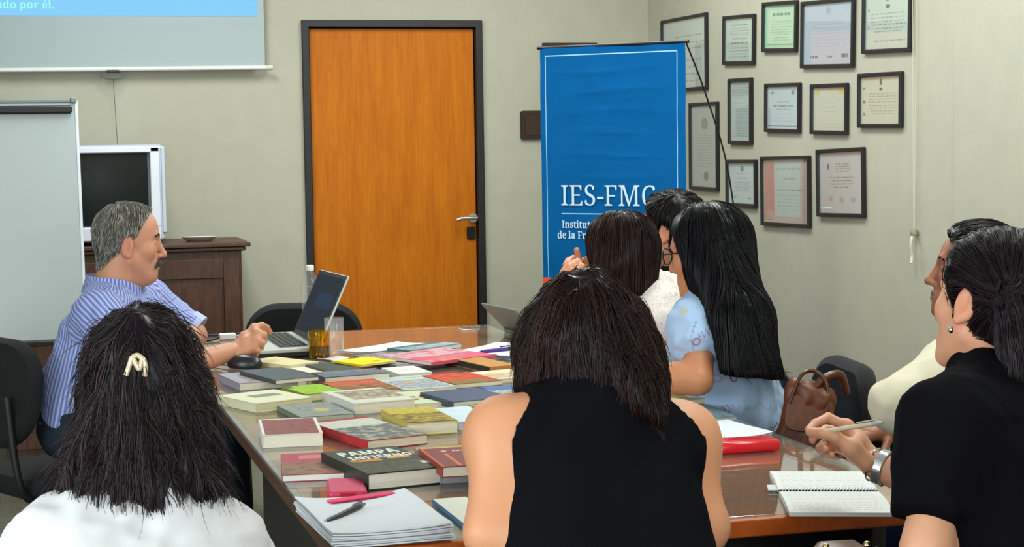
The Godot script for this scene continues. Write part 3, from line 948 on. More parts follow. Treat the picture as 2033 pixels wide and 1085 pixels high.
func conference_table() -> void:
	var x0 := 0.504
	var x1 := 1.67
	var z0 := -6.342
	var z1 := -2.941
	var cx := (x0 + x1) / 2
	var cz := (z0 + z1) / 2
	var t := thing("conference_table", "long brown wooden conference table with a glass top, covered with books", "table", Vector3(cx, 0, cz))
	var w := x1 - x0
	var l := z1 - z0
	put(t, "tabletop", one_box(Vector3(0, 0.7275, 0), Vector3(w - 0.044, 0.033, l - 0.044), 0.002), M.table_wood)
	put(t, "glass_sheet", one_box(Vector3(0, 0.7475, 0), Vector3(w - 0.004, 0.005, l - 0.004), 0.0015), M.glass)
	for s: int in [-1, 1]:
		put(t, "edge_band", one_box(Vector3(s * (w / 2 - 0.011), 0.7265, 0), Vector3(0.022, 0.036, l), 0.006), M.edge_wood_dark)
		put(t, "edge_band", one_box(Vector3(0, 0.7265, s * (l / 2 - 0.011)), Vector3(w - 0.044, 0.036, 0.022), 0.006), M.edge_wood)
		put(t, "side_panel", one_box(Vector3(s * (w / 2 - 0.105), 0.355, 0.85), Vector3(0.03, 0.71, 1.5), 0.003), M.black_paint)
	put(t, "end_panel", one_box(Vector3(0, 0.355, 1.35), Vector3(w - 0.24, 0.71, 0.03), 0.003), M.black_paint)
	for s: int in [-1, 1]: put(t, "leg", rod(Vector3(s * (w / 2 - 0.08), 0, -0.62), Vector3(s * (w / 2 - 0.08), 0.71, -0.62), 0.014), M.black_paint)
	put(t, "rail", one_box(Vector3(0, 0.68, -0.7), Vector3(0.06, 0.05, 1.8), 0.004), M.black_paint)

func visitor_chair(label: String, at: Vector3, turn: float, back_y: float, seat_y: float) -> Node3D:
	var t := thing("visitor_chair", label, "chair", at, "black visitor chairs round the table", Basis(Vector3(0, 1, 0), deg_to_rad(turn)))
	var g := Geo.new()
	g.slab(rounded(0.46, 0.44, 0.09), seat_y - 0.06, seat_y, Transform3D(Basis(Vector3(1, 0, 0), -PI / 2), Vector3.ZERO), 0.018)
	put(t, "seat", g, M.black_fabric)
	var lean := Basis(Vector3(1, 0, 0), deg_to_rad(-9.0))
	g = Geo.new()
	g.slab(rounded(0.46, 0.33, 0.13, 8), -0.025, 0.025, Transform3D(lean, Vector3(0, back_y, 0.235)), 0.016)
	# bend the backrest round the sitter
	for i in g.v.size(): g.v[i].z -= 0.9 * g.v[i].x * g.v[i].x
	put(t, "backrest", g, M.black_fabric)
	for s: int in [-1, 1]:
		put(t, "leg", tube_of([Vector3(s * 0.235, 0.0, -0.27), Vector3(s * 0.235, seat_y * 0.5, -0.24), Vector3(s * 0.23, seat_y - 0.09, -0.19), Vector3(s * 0.225, seat_y - 0.065, -0.12)], 0.0135), M.black_paint)
		put(t, "leg", tube_of([Vector3(s * 0.235, 0.0, 0.29), Vector3(s * 0.235, seat_y * 0.5, 0.22), Vector3(s * 0.23, seat_y - 0.09, 0.12), Vector3(s * 0.225, seat_y - 0.065, 0.04)], 0.0135), M.black_paint)
		put(t, "back_post", tube_of([Vector3(s * 0.19, seat_y - 0.07, 0.1), Vector3(s * 0.19, seat_y - 0.06, 0.2), Vector3(s * 0.19, seat_y + 0.02, 0.245), Vector3(s * 0.17, back_y, 0.262)], 0.0115), M.black_paint)
		put(t, "side_rail", rod(Vector3(s * 0.222, seat_y - 0.068, -0.14), Vector3(s * 0.222, seat_y - 0.068, 0.12), 0.012), M.black_paint)
	put(t, "crossbar", rod(Vector3(-0.222, seat_y - 0.07, 0.0), Vector3(0.222, seat_y - 0.07, 0.0), 0.012), M.black_paint)
	return t

func tube_of(pts: Array, r: float, sides := 10) -> Geo:
	var g := Geo.new()
	g.tube(smooth_path(pts, 5), PackedFloat32Array([r]), sides)
	return g

func leather_armchair() -> void:
	var t := thing("leather_armchair", "brown leather armchair with brass studs, at the bottom right corner", "chair", Vector3(1.5, 0, -2.36), "", Basis(Vector3(0, 1, 0), deg_to_rad(-6.0)))
	put(t, "seat", one_box(Vector3(0, 0.4, 0), Vector3(0.5, 0.12, 0.5), 0.04), M.leather_dark)
	put(t, "backrest", one_box(Vector3(0, 0.62, 0.27), Vector3(0.52, 0.42, 0.08), 0.035), M.leather_dark)
	for s: int in [-1, 1]:
		var g := Geo.new()
		g.slab(rounded(0.42, 0.46, 0.05, 6), -0.045, 0.045, Transform3D(Basis(Vector3(0, 1, 0), PI / 2), Vector3(s * 0.27, 0.555, -0.02)), 0.018)
		var arm := put(t, "armrest", g, M.leather_dark)
		for k in 9:
			for side: int in [-1, 1]:
				var p := Vector3(s * 0.27 + side * 0.034, 0.787, 0.15 - k * 0.042)
				if k == 8: p.y = 0.772
				stud(arm, p, Vector3(0, 1, 0))
		for k in 3: stud(arm, Vector3(s * 0.27 - 0.025 + k * 0.025, 0.74, -0.231), Vector3(0, 0, -1))
		for q: int in [-1, 1]: put(t, "leg", rod(Vector3(s * 0.24, 0, q * 0.2), Vector3(s * 0.24, 0.35, q * 0.2), 0.018, 0.024), M.cabinet_wood)

func stud(parent: Node3D, p: Vector3, nn: Vector3) -> void:
	var g := Geo.new()
	var b := Basis.IDENTITY if absf(nn.y) > 0.5 else Basis(Vector3(1, 0, 0), -PI / 2)
	g.lathe(p, PackedVector2Array([Vector2(0.006, -0.002), Vector2(0.005, 0.0025), Vector2(0.003, 0.004), Vector2(0, 0.0045)]), 10, b)
	put(parent, "stud", g, M.brass)

func handbag() -> void:
	var t := thing("brown_handbag", "brown leather handbag hanging on the black chair by the wall", "bag", Vector3(1.845, 0.762, -3.951), "", Basis(Vector3(0, 1, 0), deg_to_rad(-22.0)) * Basis(Vector3(0, 0, 1), -0.15) * Basis.from_scale(Vector3(0.72, 0.86, 0.9)))
	var f := Field.new(Vector3(-0.16, -0.17, -0.1), Vector3(0.16, 0.17, 0.1), 0.007)
	f.cap(Vector3(-0.075, -0.12, 0), Vector3(0.075, -0.12, 0), 0.035, 0.035, 0.03)
	f.cap(Vector3(-0.06, 0.06, 0), Vector3(0.055, 0.04, 0), 0.022, 0.022, 0.03)
	f.cap(Vector3(-0.07, -0.1, 0), Vector3(-0.05, 0.06, 0), 0.034, 0.022, 0.04)
	f.cap(Vector3(0.07, -0.1, 0), Vector3(0.05, 0.04, 0), 0.034, 0.022, 0.04)
	f.cap(Vector3(0, -0.1, 0), Vector3(0, 0.05, 0), 0.045, 0.026, 0.05)
	f.ripple(noise(41, 14.0, 2), 0.008, Vector3(1.0, 0.5, 1.0))
	var g := Geo.new()
	f.net(g)
	put(t, "bag_body", g, M.leather_brown)
	g = Geo.new()
	g.tube(smooth_path([Vector3(-0.07, 0.02, 0.04), Vector3(-0.045, 0.1, 0.03), Vector3(0.0, 0.115, 0.01), Vector3(0.045, 0.085, 0.02), Vector3(0.06, 0.0, 0.04)]), PackedFloat32Array([0.006]), 8)
	put(t, "strap", g, M.leather_dark)
	g = Geo.new()
	g.tube(smooth_path([Vector3(0.0, 0.06, 0.02), Vector3(0.04, 0.1, 0.0), Vector3(0.09, 0.11, -0.02), Vector3(0.12, 0.06, -0.03)]), PackedFloat32Array([0.014]), 8)
	put(t, "strap", g, M.leather_dark)
	g = Geo.new()
	g.slab(rounded(0.16, 0.1, 0.03), 0.0, 0.006, Transform3D(Basis(Vector3(1, 0, 0), -0.12), Vector3(0.0, -0.005, 0.036)), 0.002)
	put(t, "flap", g, M.leather_brown)

# a bound book lying flat: cover (boards and spine), printed front, page block
func book(label: String, at: Vector3, size: Vector3, turn: float, boards: Color, ops: Array, seed_: int, spine := "l", pages := Color(0.9, 0.87, 0.78), called := "book", group := "books spread over the table") -> Node3D:
	var t := thing(called, label, "book" if called == "book" else called.replace("_", " "), at, group, Basis(Vector3(0, 1, 0), deg_to_rad(turn)))
	var w := size.x
	var d := size.z
	var h := size.y
	var b := clampf(h * 0.09, 0.0007, 0.0026)
	var g := Geo.new()
	g.box(Vector3(0, b / 2, 0), Vector3(w, b, d), b * 0.3)
	g.box(Vector3(0, h - b / 2, 0), Vector3(w, b, d), b * 0.3)
	match spine:
		"l": g.box(Vector3(-w / 2 + b / 2, h / 2, 0), Vector3(b, h, d), b * 0.4)
		"r": g.box(Vector3(w / 2 - b / 2, h / 2, 0), Vector3(b, h, d), b * 0.4)
		"f": g.box(Vector3(0, h / 2, -d / 2 + b / 2), Vector3(w, h, b), b * 0.4)
		"n": g.box(Vector3(0, h / 2, d / 2 - b / 2), Vector3(w, h, b), b * 0.4)
	var m := StandardMaterial3D.new()
	m.albedo_color = boards
	m.roughness = 0.45
	put(t, "cover", g, m)
	# page block, a little smaller, made of leaves that do not quite line up
	g = Geo.new()
	var r := RandomNumberGenerator.new()
	r.seed = seed_
	var leaves := clampi(int(h / 0.0022), 2, 12)
	for i in leaves:
		var hh := (h - 2.0 * b) / leaves
		var o := Vector3(r.randf_range(-0.0006, 0.0006), 0, r.randf_range(-0.0006, 0.0006))
		var inset := 0.003
		var sx := 0.0
		if spine == "l": sx = -inset * 0.5
		if spine == "r": sx = inset * 0.5
		g.box(Vector3(0, b + hh * (i + 0.5), 0) + o - Vector3(sx, 0, 0) * 0.3, Vector3(w - inset, hh * 0.96, d - inset), 0.0003)
	m = StandardMaterial3D.new()
	m.albedo_color = pages
	m.roughness = 0.8
	put(t, "page_block", g, m)
	g = Geo.new()
	var a := w / 2 - 0.0008
	var c := d / 2 - 0.0008
	var y := h + 0.0003
	g.quad(Vector3(-a, y, -c), Vector3(a, y, -c), Vector3(a, y, c), Vector3(-a, y, c), Vector3.UP)
	put(t, "cover_print", g, print_mat(print_picture(128, clampi(int(128.0 * d / w), 40, 360), ops, seed_), 0.5))
	return t

# a pile or fold of loose sheets, each a little turned, the top ones curling
func sheets(label: String, at: Vector3, size: Vector3, turn: float, count: int, c: Color, called: String, category: String, seed_: int, curl := 0.004, marks := 0) -> Node3D:
	var t := thing(called, label, category, at, "", Basis(Vector3(0, 1, 0), deg_to_rad(turn)))
	var r := RandomNumberGenerator.new()
	r.seed = seed_
	var g := Geo.new()
	var n := 10
	for k in count:
		var y0 := size.y * (k + 0.5) / count
		var q := Basis(Vector3(0, 1, 0), deg_to_rad(r.randf_range(-1.3, 1.3)) if k < count - 1 and count > 1 else 0.0)
		var o := Vector3(r.randf_range(-0.003, 0.003), 0, r.randf_range(-0.003, 0.003)) if count > 1 else Vector3.ZERO
		var th := size.y / count * 0.95
		for side: int in [0, 1]:
			var first := g.v.size()
			for j in n + 1:
				for i in n + 1:
					var u := float(i) / n
					var v := float(j) / n
					var lift := curl * (float(k) / maxi(1, count)) * (pow(absf(u * 2 - 1), 3.0) * (0.4 + 0.6 * sin(seed_ * 1.3 + v * 2.0) ** 2) + 0.6 * pow(v, 4.0))
					if count == 1: lift = curl * pow(absf(u * 2 - 1), 3.0)
					g.add(q * (Vector3((u - 0.5) * size.x, y0 + (th / 2 if side else -th / 2) + lift, (v - 0.5) * size.z) + o), Vector3.UP if side else Vector3.DOWN, Vector2(u, v))
			for j in n:
				for i in n:
					var a := first + j * (n + 1) + i
					g.tri(a, a + 1, a + n + 2); g.tri(a, a + n + 2, a + n + 1)
		# the four cut edges
		var f0 := g.v.size() - 2 * (n + 1) * (n + 1)
		var f1 := f0 + (n + 1) * (n + 1)
		for e in 4:
			var nn: Vector3 = q * [Vector3(0, 0, -1), Vector3(0, 0, 1), Vector3(-1, 0, 0), Vector3(1, 0, 0)][e]
			for i in n:
				var ids := []
				for s in 2:
					var ii: int = i + s
					var k2: int = [ii, n * (n + 1) + ii, ii * (n + 1), ii * (n + 1) + n][e]
					ids.append(k2)
				var a2 := g.add(g.v[f0 + ids[0]], nn); g.add(g.v[f0 + ids[1]], nn); g.add(g.v[f1 + ids[1]], nn); g.add(g.v[f1 + ids[0]], nn)
				g.tri(a2, a2 + 1, a2 + 2); g.tri(a2, a2 + 2, a2 + 3)
	var ops := [["bg", c]]
	for i in marks: ops.append(["line", 0.1, 0.08 + 0.84 * i / marks, 0.9, 0.008, c.darkened(0.28)])
	put(t, "paper", g, print_mat(print_picture(96, 128, ops, seed_), 0.7))
	return t

func pen(label: String, a: Vector3, b: Vector3, body: Color, tip: Color, r := 0.0045, called := "pen") -> Node3D:
	var ax := (b - a).normalized()
	var l := a.distance_to(b)
	var t := thing(called, label, "pen", a)
	var m := StandardMaterial3D.new()
	m.albedo_color = body
	m.roughness = 0.5
	var m2 := StandardMaterial3D.new()
	m2.albedo_color = tip
	m2.roughness = 0.25
	var g := Geo.new()
	g.tube(PackedVector3Array([ax * 0.012, ax * 0.03, ax * (l - 0.02)]), PackedFloat32Array([r * 0.75, r, r]), 12)
	put(t, "barrel", g, m)
	g = Geo.new()
	g.tube(PackedVector3Array([Vector3.ZERO, ax * 0.004, ax * 0.013]), PackedFloat32Array([0.0006, 0.0012, r * 0.75]), 10)
	put(t, "nib", g, m2)
	g = Geo.new()
	g.tube(PackedVector3Array([ax * (l - 0.021), ax * (l - 0.008), ax * l]), PackedFloat32Array([r, r * 0.9, r * 0.5]), 12)
	put(t, "cap_end", g, m2)
	var side := ax.cross(Vector3.UP).normalized()
	g = Geo.new()
	g.tube(PackedVector3Array([ax * (l - 0.05) + Vector3.UP * r * 1.5, ax * (l - 0.014) + Vector3.UP * r * 1.6, ax * (l - 0.01) + Vector3.UP * r * 0.6]), PackedFloat32Array([r * 0.35]), 6)
	put(t, "clip", g, m2)
	return t

func table_things() -> void:
	var w := rgb8(220, 222, 216)
	var cream := rgb8(222, 214, 178)
	var dk := rgb8(40, 42, 44)
	book("grey-lilac paperback with a cover picture, at the table's left edge under the dark slate one", Vector3(0.651, 0.7500, -5.029), Vector3(0.170, 0.0220, 0.229), 8.7, rgb8(150, 148, 166), [["bg", rgb8(164, 162, 172)], ["photo", 0.2, 0.3, 0.9, 0.95, rgb8(150, 140, 138), rgb8(182, 150, 132), rgb8(120, 116, 120)], ["line", 0.1, 0.1, 0.8, 0.05, rgb8(120, 118, 132)]], 1, "l")
	book("thin dark slate-grey book resting on the grey-lilac one", Vector3(0.704, 0.7720, -4.980), Vector3(0.131, 0.0120, 0.254), 15.4, rgb8(66, 74, 80), [["bg", rgb8(76, 86, 92)], ["line", 0.2, 0.2, 0.8, 0.03, rgb8(100, 110, 116)]], 2, "l", Color(0.9, 0.86, 0.8))
	book("wide blue-grey book with cream pages, behind the one with the orange sky", Vector3(0.908, 0.7500, -4.981), Vector3(0.195, 0.0260, 0.120), 9.3, rgb8(84, 98, 114), [["bg", rgb8(96, 112, 128)], ["photo", 0.0, 0.0, 1.0, 0.4, rgb8(110, 110, 120), rgb8(140, 132, 140), rgb8(70, 80, 94)], ["rect", 0.0, 0.42, 1.0, 0.47, rgb8(120, 134, 146)]], 3, "l")
	book("pale cream booklet just in front of the laptop", Vector3(0.781, 0.7500, -5.437), Vector3(0.117, 0.0120, 0.210), 30.8, rgb8(224, 214, 164), [["bg", rgb8(222, 212, 160)], ["line", 0.2, 0.3, 0.8, 0.03, rgb8(190, 178, 130)], ["line", 0.3, 0.4, 0.7, 0.02, rgb8(190, 178, 130)]], 4, "l")
	sheets("small loose cream sheet beside the cream booklet", Vector3(0.835, 0.7500, -5.251), Vector3(0.071, 0.0040, 0.171), 13.9, 2, rgb8(226, 222, 196), "loose_sheet", "paper", 5)
	book("book with a dark green and brown cover picture, in front of the amber glass", Vector3(0.908, 0.7500, -5.253), Vector3(0.106, 0.0100, 0.193), 12.4, rgb8(66, 58, 40), [["bg", dk], ["photo", 0, 0, 1, 1, rgb8(96, 66, 30), rgb8(60, 72, 62), rgb8(52, 96, 110)]], 6, "l")
	book("bright yellow booklet on the far half of the table", Vector3(1.011, 0.7620, -5.300), Vector3(0.135, 0.0060, 0.146), 25.8, rgb8(236, 216, 0), [["bg", rgb8(240, 222, 4)], ["blob", 0.62, 0.72, 0.13, 0.08, rgb8(150, 120, 30)]], 7, "l", Color(0.85, 0.82, 0.7))
	sheets("white paper napkin beside the amber glass", Vector3(0.952, 0.7500, -5.512), Vector3(0.076, 0.0020, 0.068), 28.3, 1, rgb8(224, 222, 228), "paper_napkin", "napkin", 8)
	sheets("white sheets lying farthest back among the papers", Vector3(1.155, 0.7500, -5.737), Vector3(0.292, 0.0030, 0.142), 35.8, 3, rgb8(224, 226, 224), "loose_sheet", "paper", 9, 0.006)
	book("teal-edged magazine behind the pink one", Vector3(1.276, 0.7500, -5.644), Vector3(0.238, 0.0140, 0.105), 32.1, rgb8(80, 116, 124), [["bg", rgb8(150, 170, 174)], ["rect", 0, 0, 1, 0.35, rgb8(76, 110, 118)], ["photo", 0, 0.4, 1, 1, rgb8(180, 190, 190), rgb8(110, 140, 150), rgb8(200, 170, 180)]], 10, "l", Color(0.85, 0.86, 0.86), "magazine", "magazines at the far end of the table")
	book("pink magazine with white page edges, on top of the grey one", Vector3(1.243, 0.7620, -5.325), Vector3(0.261, 0.0100, 0.260), 26.2, rgb8(206, 84, 110), [["bg", rgb8(212, 90, 118)], ["photo", 0.0, 0.0, 1.0, 0.55, rgb8(226, 150, 170), rgb8(196, 176, 176), rgb8(206, 80, 110)], ["rect", 0.3, 0.66, 0.8, 0.74, rgb8(150, 140, 136)], ["photo", 0.0, 0.8, 0.5, 1.0, rgb8(224, 110, 80), rgb8(226, 140, 130), rgb8(210, 80, 110)]], 11, "n", Color(0.9, 0.9, 0.88), "magazine", "magazines at the far end of the table")
	book("grey picture magazine under the pink one", Vector3(1.135, 0.7500, -5.385), Vector3(0.171, 0.0100, 0.300), 14.7, rgb8(120, 112, 116), [["bg", rgb8(140, 130, 132)], ["photo", 0, 0, 1, 1, rgb8(120, 110, 116), rgb8(176, 160, 156), rgb8(86, 92, 112)]], 12, "l", Color(0.85, 0.84, 0.82), "magazine", "magazines at the far end of the table")
	book("small white booklet among the coloured magazines", Vector3(1.090, 0.7500, -5.070), Vector3(0.102, 0.0140, 0.160), 6.6, rgb8(222, 224, 216), [["bg", rgb8(222, 226, 220)], ["line", 0.3, 0.4, 0.8, 0.04, rgb8(150, 160, 160)], ["line", 0.3, 0.55, 0.7, 0.03, rgb8(150, 160, 160)]], 13, "l")
	book("plain tan-brown book in front of the note paper with the purple pen", Vector3(1.338, 0.7500, -5.127), Vector3(0.089, 0.0200, 0.248), 13.1, rgb8(182, 124, 56), [["bg", rgb8(192, 134, 62)], ["photo", 0.1, 0.5, 0.9, 0.9, rgb8(192, 134, 62), rgb8(204, 150, 80), rgb8(176, 116, 50)]], 14, "n", Color(0.2, 0.19, 0.17))
	sheets("note paper with a purple pen on it, at the far right of the table", Vector3(1.500, 0.7500, -5.496), Vector3(0.309, 0.0040, 0.264), 40.4, 4, rgb8(218, 220, 230), "note_paper", "paper", 15, 0.01)
	pen("purple and black pen lying on the far note paper", Vector3(1.403, 0.7610, -5.438), Vector3(1.528, 0.7610, -5.487), rgb8(70, 44, 130), rgb8(24, 22, 30), 0.006)
	book("orange-red book with a dark green strip, at the right of the spread", Vector3(1.198, 0.7500, -4.840), Vector3(0.149, 0.0140, 0.211), 12.6, rgb8(120, 100, 40), [["bg", rgb8(206, 72, 24)], ["photo", 0, 0, 1, 0.62, rgb8(222, 84, 34), rgb8(200, 60, 22), rgb8(160, 66, 40)], ["photo", 0, 0.7, 1, 1, rgb8(110, 110, 40), rgb8(160, 100, 40), rgb8(96, 100, 50)], ["rect", 0.82, 0.3, 0.94, 0.9, rgb8(206, 40, 30)]], 16, "l")
	book("cream book with a pale floral cover, at the right of the spread", Vector3(1.330, 0.7500, -4.888), Vector3(0.142, 0.0120, 0.180), 13.1, rgb8(216, 206, 176), [["bg", rgb8(220, 212, 186)], ["photo", 0.1, 0.35, 0.9, 0.9, rgb8(214, 206, 170), rgb8(206, 156, 122), rgb8(190, 190, 150)]], 17, "l")
	book("pale grey-blue illustrated booklet left of the orange-red book", Vector3(1.054, 0.7500, -4.814), Vector3(0.152, 0.0120, 0.267), 9.2, rgb8(186, 196, 186), [["bg", rgb8(190, 202, 196)], ["photo", 0.05, 0.3, 0.95, 0.95, rgb8(176, 186, 190), rgb8(130, 142, 160), rgb8(196, 190, 170)], ["blob", 0.45, 0.45, 0.1, 0.07, rgb8(212, 160, 80)], ["line", 0.1, 0.1, 0.9, 0.06, rgb8(150, 170, 180)]], 18, "l")
	book("book with an orange sky and dark rocks on its cover, before the blue-grey book", Vector3(0.905, 0.7500, -4.814), Vector3(0.154, 0.0120, 0.243), 8.1, rgb8(150, 70, 44), [["bg", rgb8(196, 86, 50)], ["photo", 0, 0.0, 1, 0.42, rgb8(206, 92, 60), rgb8(190, 78, 52), rgb8(196, 110, 60)], ["photo", 0, 0.42, 1, 1, rgb8(104, 76, 40), rgb8(140, 96, 54), rgb8(196, 110, 50)]], 19, "l")
	book("thick cream book with a grey cover photo and a teal spine patch", Vector3(0.865, 0.7500, -4.504), Vector3(0.165, 0.0280, 0.243), 9.9, rgb8(214, 214, 206), [["bg", rgb8(214, 212, 196)], ["photo", 0.15, 0.1, 1, 0.75, rgb8(190, 186, 176), rgb8(128, 116, 98), rgb8(200, 186, 150)]], 20, "l")
	book("pale green book with a brown shape on its cover, beside the navy one", Vector3(1.007, 0.7500, -4.516), Vector3(0.115, 0.0140, 0.227), -2.2, rgb8(206, 214, 178), [["bg", rgb8(206, 216, 178)], ["rect", 0.05, 0.42, 0.4, 0.72, rgb8(112, 84, 52)], ["rect", 0.5, 0.34, 0.85, 0.7, rgb8(120, 90, 56)], ["rect", 0.3, 0.5, 0.55, 0.62, rgb8(196, 186, 150)]], 21, "l")
	book("plain navy blue book near the middle of the table", Vector3(1.111, 0.7560, -4.451), Vector3(0.165, 0.0180, 0.206), 11.2, rgb8(52, 66, 92), [["bg", rgb8(62, 76, 110)], ["photo", 0, 0, 1, 1, rgb8(60, 74, 106), rgb8(70, 84, 116), rgb8(56, 80, 100)]], 22, "l", Color(0.84, 0.87, 0.78))
	book("blue book with a pale and reddish pattern, at the far right beside the navy one", Vector3(1.250, 0.7500, -4.555), Vector3(0.098, 0.0140, 0.183), 0.3, rgb8(60, 90, 130), [["bg", rgb8(66, 96, 140)], ["rect", 0, 0, 0.8, 0.35, rgb8(70, 104, 156)], ["photo", 0.0, 0.45, 1.0, 1.0, rgb8(66, 96, 140), rgb8(190, 206, 196), rgb8(168, 112, 104)]], 23, "l")
	book("book with a mottled olive cover, left of the bare arm", Vector3(1.152, 0.7500, -4.294), Vector3(0.108, 0.0140, 0.190), 8.8, rgb8(176, 166, 116), [["bg", rgb8(196, 186, 130)], ["photo", 0, 0, 1, 1, rgb8(198, 190, 134), rgb8(140, 124, 84), rgb8(206, 196, 150)]], 24, "l")
	book("ivory book with a grey panel on its cover, by the table's left edge", Vector3(0.615, 0.7500, -4.614), Vector3(0.169, 0.0240, 0.199), 21.7, rgb8(226, 222, 188), [["bg", rgb8(226, 224, 194)], ["rect", 0.3, 0.3, 0.8, 0.55, rgb8(140, 142, 118)], ["line", 0.3, 0.7, 0.8, 0.03, rgb8(190, 186, 160)]], 25, "l", Color(0.88, 0.84, 0.68))
	book("lime green book behind the ivory one", Vector3(0.761, 0.7500, -4.732), Vector3(0.113, 0.0200, 0.168), 13.9, rgb8(126, 160, 20), [["bg", rgb8(160, 200, 24)], ["photo", 0, 0, 1, 1, rgb8(120, 170, 20), rgb8(176, 206, 30), rgb8(96, 176, 44)], ["rect", 0.0, 0.0, 0.2, 0.25, rgb8(86, 96, 20)]], 26, "l", Color(0.89, 0.86, 0.7))
	book("grey-green book with a yellow spot on its cover", Vector3(0.711, 0.7500, -4.404), Vector3(0.136, 0.0140, 0.220), 7.2, rgb8(104, 116, 100), [["bg", rgb8(140, 146, 138)], ["photo", 0.2, 0.1, 1, 0.9, rgb8(130, 136, 132), rgb8(150, 154, 150), rgb8(110, 118, 120)], ["blob", 0.6, 0.55, 0.14, 0.12, rgb8(190, 178, 84)]], 27, "l", Color(0.7, 0.72, 0.66))
	book("book with a maroon picture in a white border, nearest the table's left edge", Vector3(0.598, 0.7500, -4.069), Vector3(0.136, 0.0300, 0.227), -5.4, rgb8(226, 216, 212), [["bg", rgb8(228, 220, 216)], ["photo", 0.05, 0.05, 0.95, 1.0, rgb8(132, 62, 58), rgb8(150, 80, 74), rgb8(116, 56, 48)]], 28, "l", Color(0.93, 0.91, 0.83))
	book("book with a bright red spine and a grey landscape cover, lying askew", Vector3(0.769, 0.7500, -4.025), Vector3(0.150, 0.0220, 0.319), 14.7, rgb8(176, 26, 40), [["bg", rgb8(204, 206, 196)], ["rect", 0, 0, 1, 0.08, rgb8(164, 44, 34)], ["photo", 0.0, 0.4, 1.0, 1.0, rgb8(176, 178, 170), rgb8(110, 114, 100), rgb8(96, 98, 104)], ["photo", 0.1, 0.1, 1.0, 0.4, rgb8(206, 208, 198), rgb8(190, 196, 186), rgb8(212, 210, 200)]], 29, "l", Color(0.9, 0.86, 0.76))
	book("ochre yellow book with a dark landscape band on its cover", Vector3(0.914, 0.7500, -4.123), Vector3(0.126, 0.0300, 0.236), 2.4, rgb8(196, 180, 90), [["bg", rgb8(190, 170, 40)], ["photo", 0, 0.0, 1, 0.4, rgb8(196, 178, 50), rgb8(186, 166, 40), rgb8(206, 190, 70)], ["photo", 0, 0.38, 1, 0.9, rgb8(96, 80, 30), rgb8(150, 130, 40), rgb8(186, 160, 30)], ["rect", 0, 0.93, 1, 1, rgb8(50, 50, 40)]], 30, "l", Color(0.92, 0.89, 0.8))
	book("pale blue book right of the ochre one", Vector3(1.035, 0.7500, -4.162), Vector3(0.097, 0.0200, 0.229), 3.3, rgb8(206, 222, 232), [["bg", rgb8(204, 222, 232)], ["line", 0.3, 0.25, 0.9, 0.02, rgb8(160, 180, 196)]], 31, "l", Color(0.86, 0.85, 0.88))
	book("book with a pinkish-red cover and a dark crowd picture, left of the lettered dark book", Vector3(0.582, 0.7500, -3.665), Vector3(0.124, 0.0140, 0.247), -7.4, rgb8(160, 60, 66), [["bg", rgb8(172, 62, 74)], ["rect", 0.3, 0.1, 0.7, 0.28, rgb8(196, 120, 120)], ["photo", 0.0, 0.45, 1.0, 1.0, rgb8(110, 76, 52), rgb8(150, 96, 76), rgb8(130, 112, 80)]], 32, "f", Color(0.93, 0.92, 0.9))
	var bk := book("thick dark green book with white and orange lettering on its cover", Vector3(0.708, 0.7500, -3.549), Vector3(0.165, 0.0340, 0.276), 9.6, rgb8(40, 48, 42), [["bg", rgb8(46, 58, 50)], ["photo", 0.0, 0.62, 1.0, 1.0, rgb8(44, 52, 44), rgb8(86, 80, 44), rgb8(54, 60, 66)], ["photo", 0.1, 0.44, 0.5, 0.54, rgb8(196, 130, 24), rgb8(216, 150, 40), rgb8(120, 90, 30)], ["photo", 0.6, 0.38, 0.9, 0.5, rgb8(216, 140, 26), rgb8(226, 160, 50), rgb8(130, 96, 30)], ["rect", 0.86, 0.7, 0.96, 0.8, rgb8(210, 210, 200)]], 33, "l", Color(0.93, 0.91, 0.86))
	var flat := Basis(Vector3(1, 0, 0), -PI / 2)
	lettering("PAMPA", 0.062, M.letter_print, Transform3D(flat, Vector3(-0.064, 0.0345, -0.05)), bk, "title_lettering", "Droid Sans", 700, false, 0.62)
	lettering("INFIERNO", 0.046, M.letter_print, Transform3D(flat, Vector3(-0.058, 0.0345, -0.006)), bk, "title_lettering", "Droid Sans", 700, false, 0.62)
	book("dark red book with orange bars on its cover, just left of the bare arm", Vector3(0.853, 0.7720, -3.480), Vector3(0.121, 0.0220, 0.222), -0.4, rgb8(150, 56, 46), [["bg", rgb8(128, 54, 50)], ["rect", 0, 0, 1, 0.05, rgb8(206, 180, 60)], ["rect", 0.0, 0.0, 0.05, 1.0, rgb8(196, 92, 60)], ["rect", 0.3, 0.35, 0.37, 1.0, rgb8(206, 110, 66)], ["rect", 0.72, 0.35, 0.78, 1.0, rgb8(206, 110, 66)], ["line", 0.5, 0.2, 0.95, 0.06, rgb8(216, 196, 176)], ["blob", 0.35, 0.22, 0.05, 0.03, rgb8(226, 190, 180)]], 34, "l", Color(0.92, 0.9, 0.84))
	book("greyish book under the dark red one", Vector3(0.874, 0.7500, -3.582), Vector3(0.128, 0.0180, 0.332), -3.6, rgb8(150, 152, 150), [["bg", rgb8(176, 178, 150)], ["photo", 0, 0, 1, 1, rgb8(186, 186, 150), rgb8(140, 140, 120), rgb8(176, 170, 140)]], 35, "l", Color(0.7, 0.7, 0.74))
	# the pink case
	var t := thing("pink_case", "bright pink phone case lying left of the dark lettered book", "phone case", Vector3(0.609, 0.7500, -3.410), "", Basis(Vector3(0, 1, 0), deg_to_rad(-8.4)))
	var g := Geo.new()
	g.slab(rounded(0.075, 0.145, 0.012), 0.0, 0.014, Transform3D(Basis(Vector3(1, 0, 0), -PI / 2), Vector3.ZERO), 0.004)
	put(t, "case", g, mat("pink_leather", rgb8(206, 42, 92), 0.4))
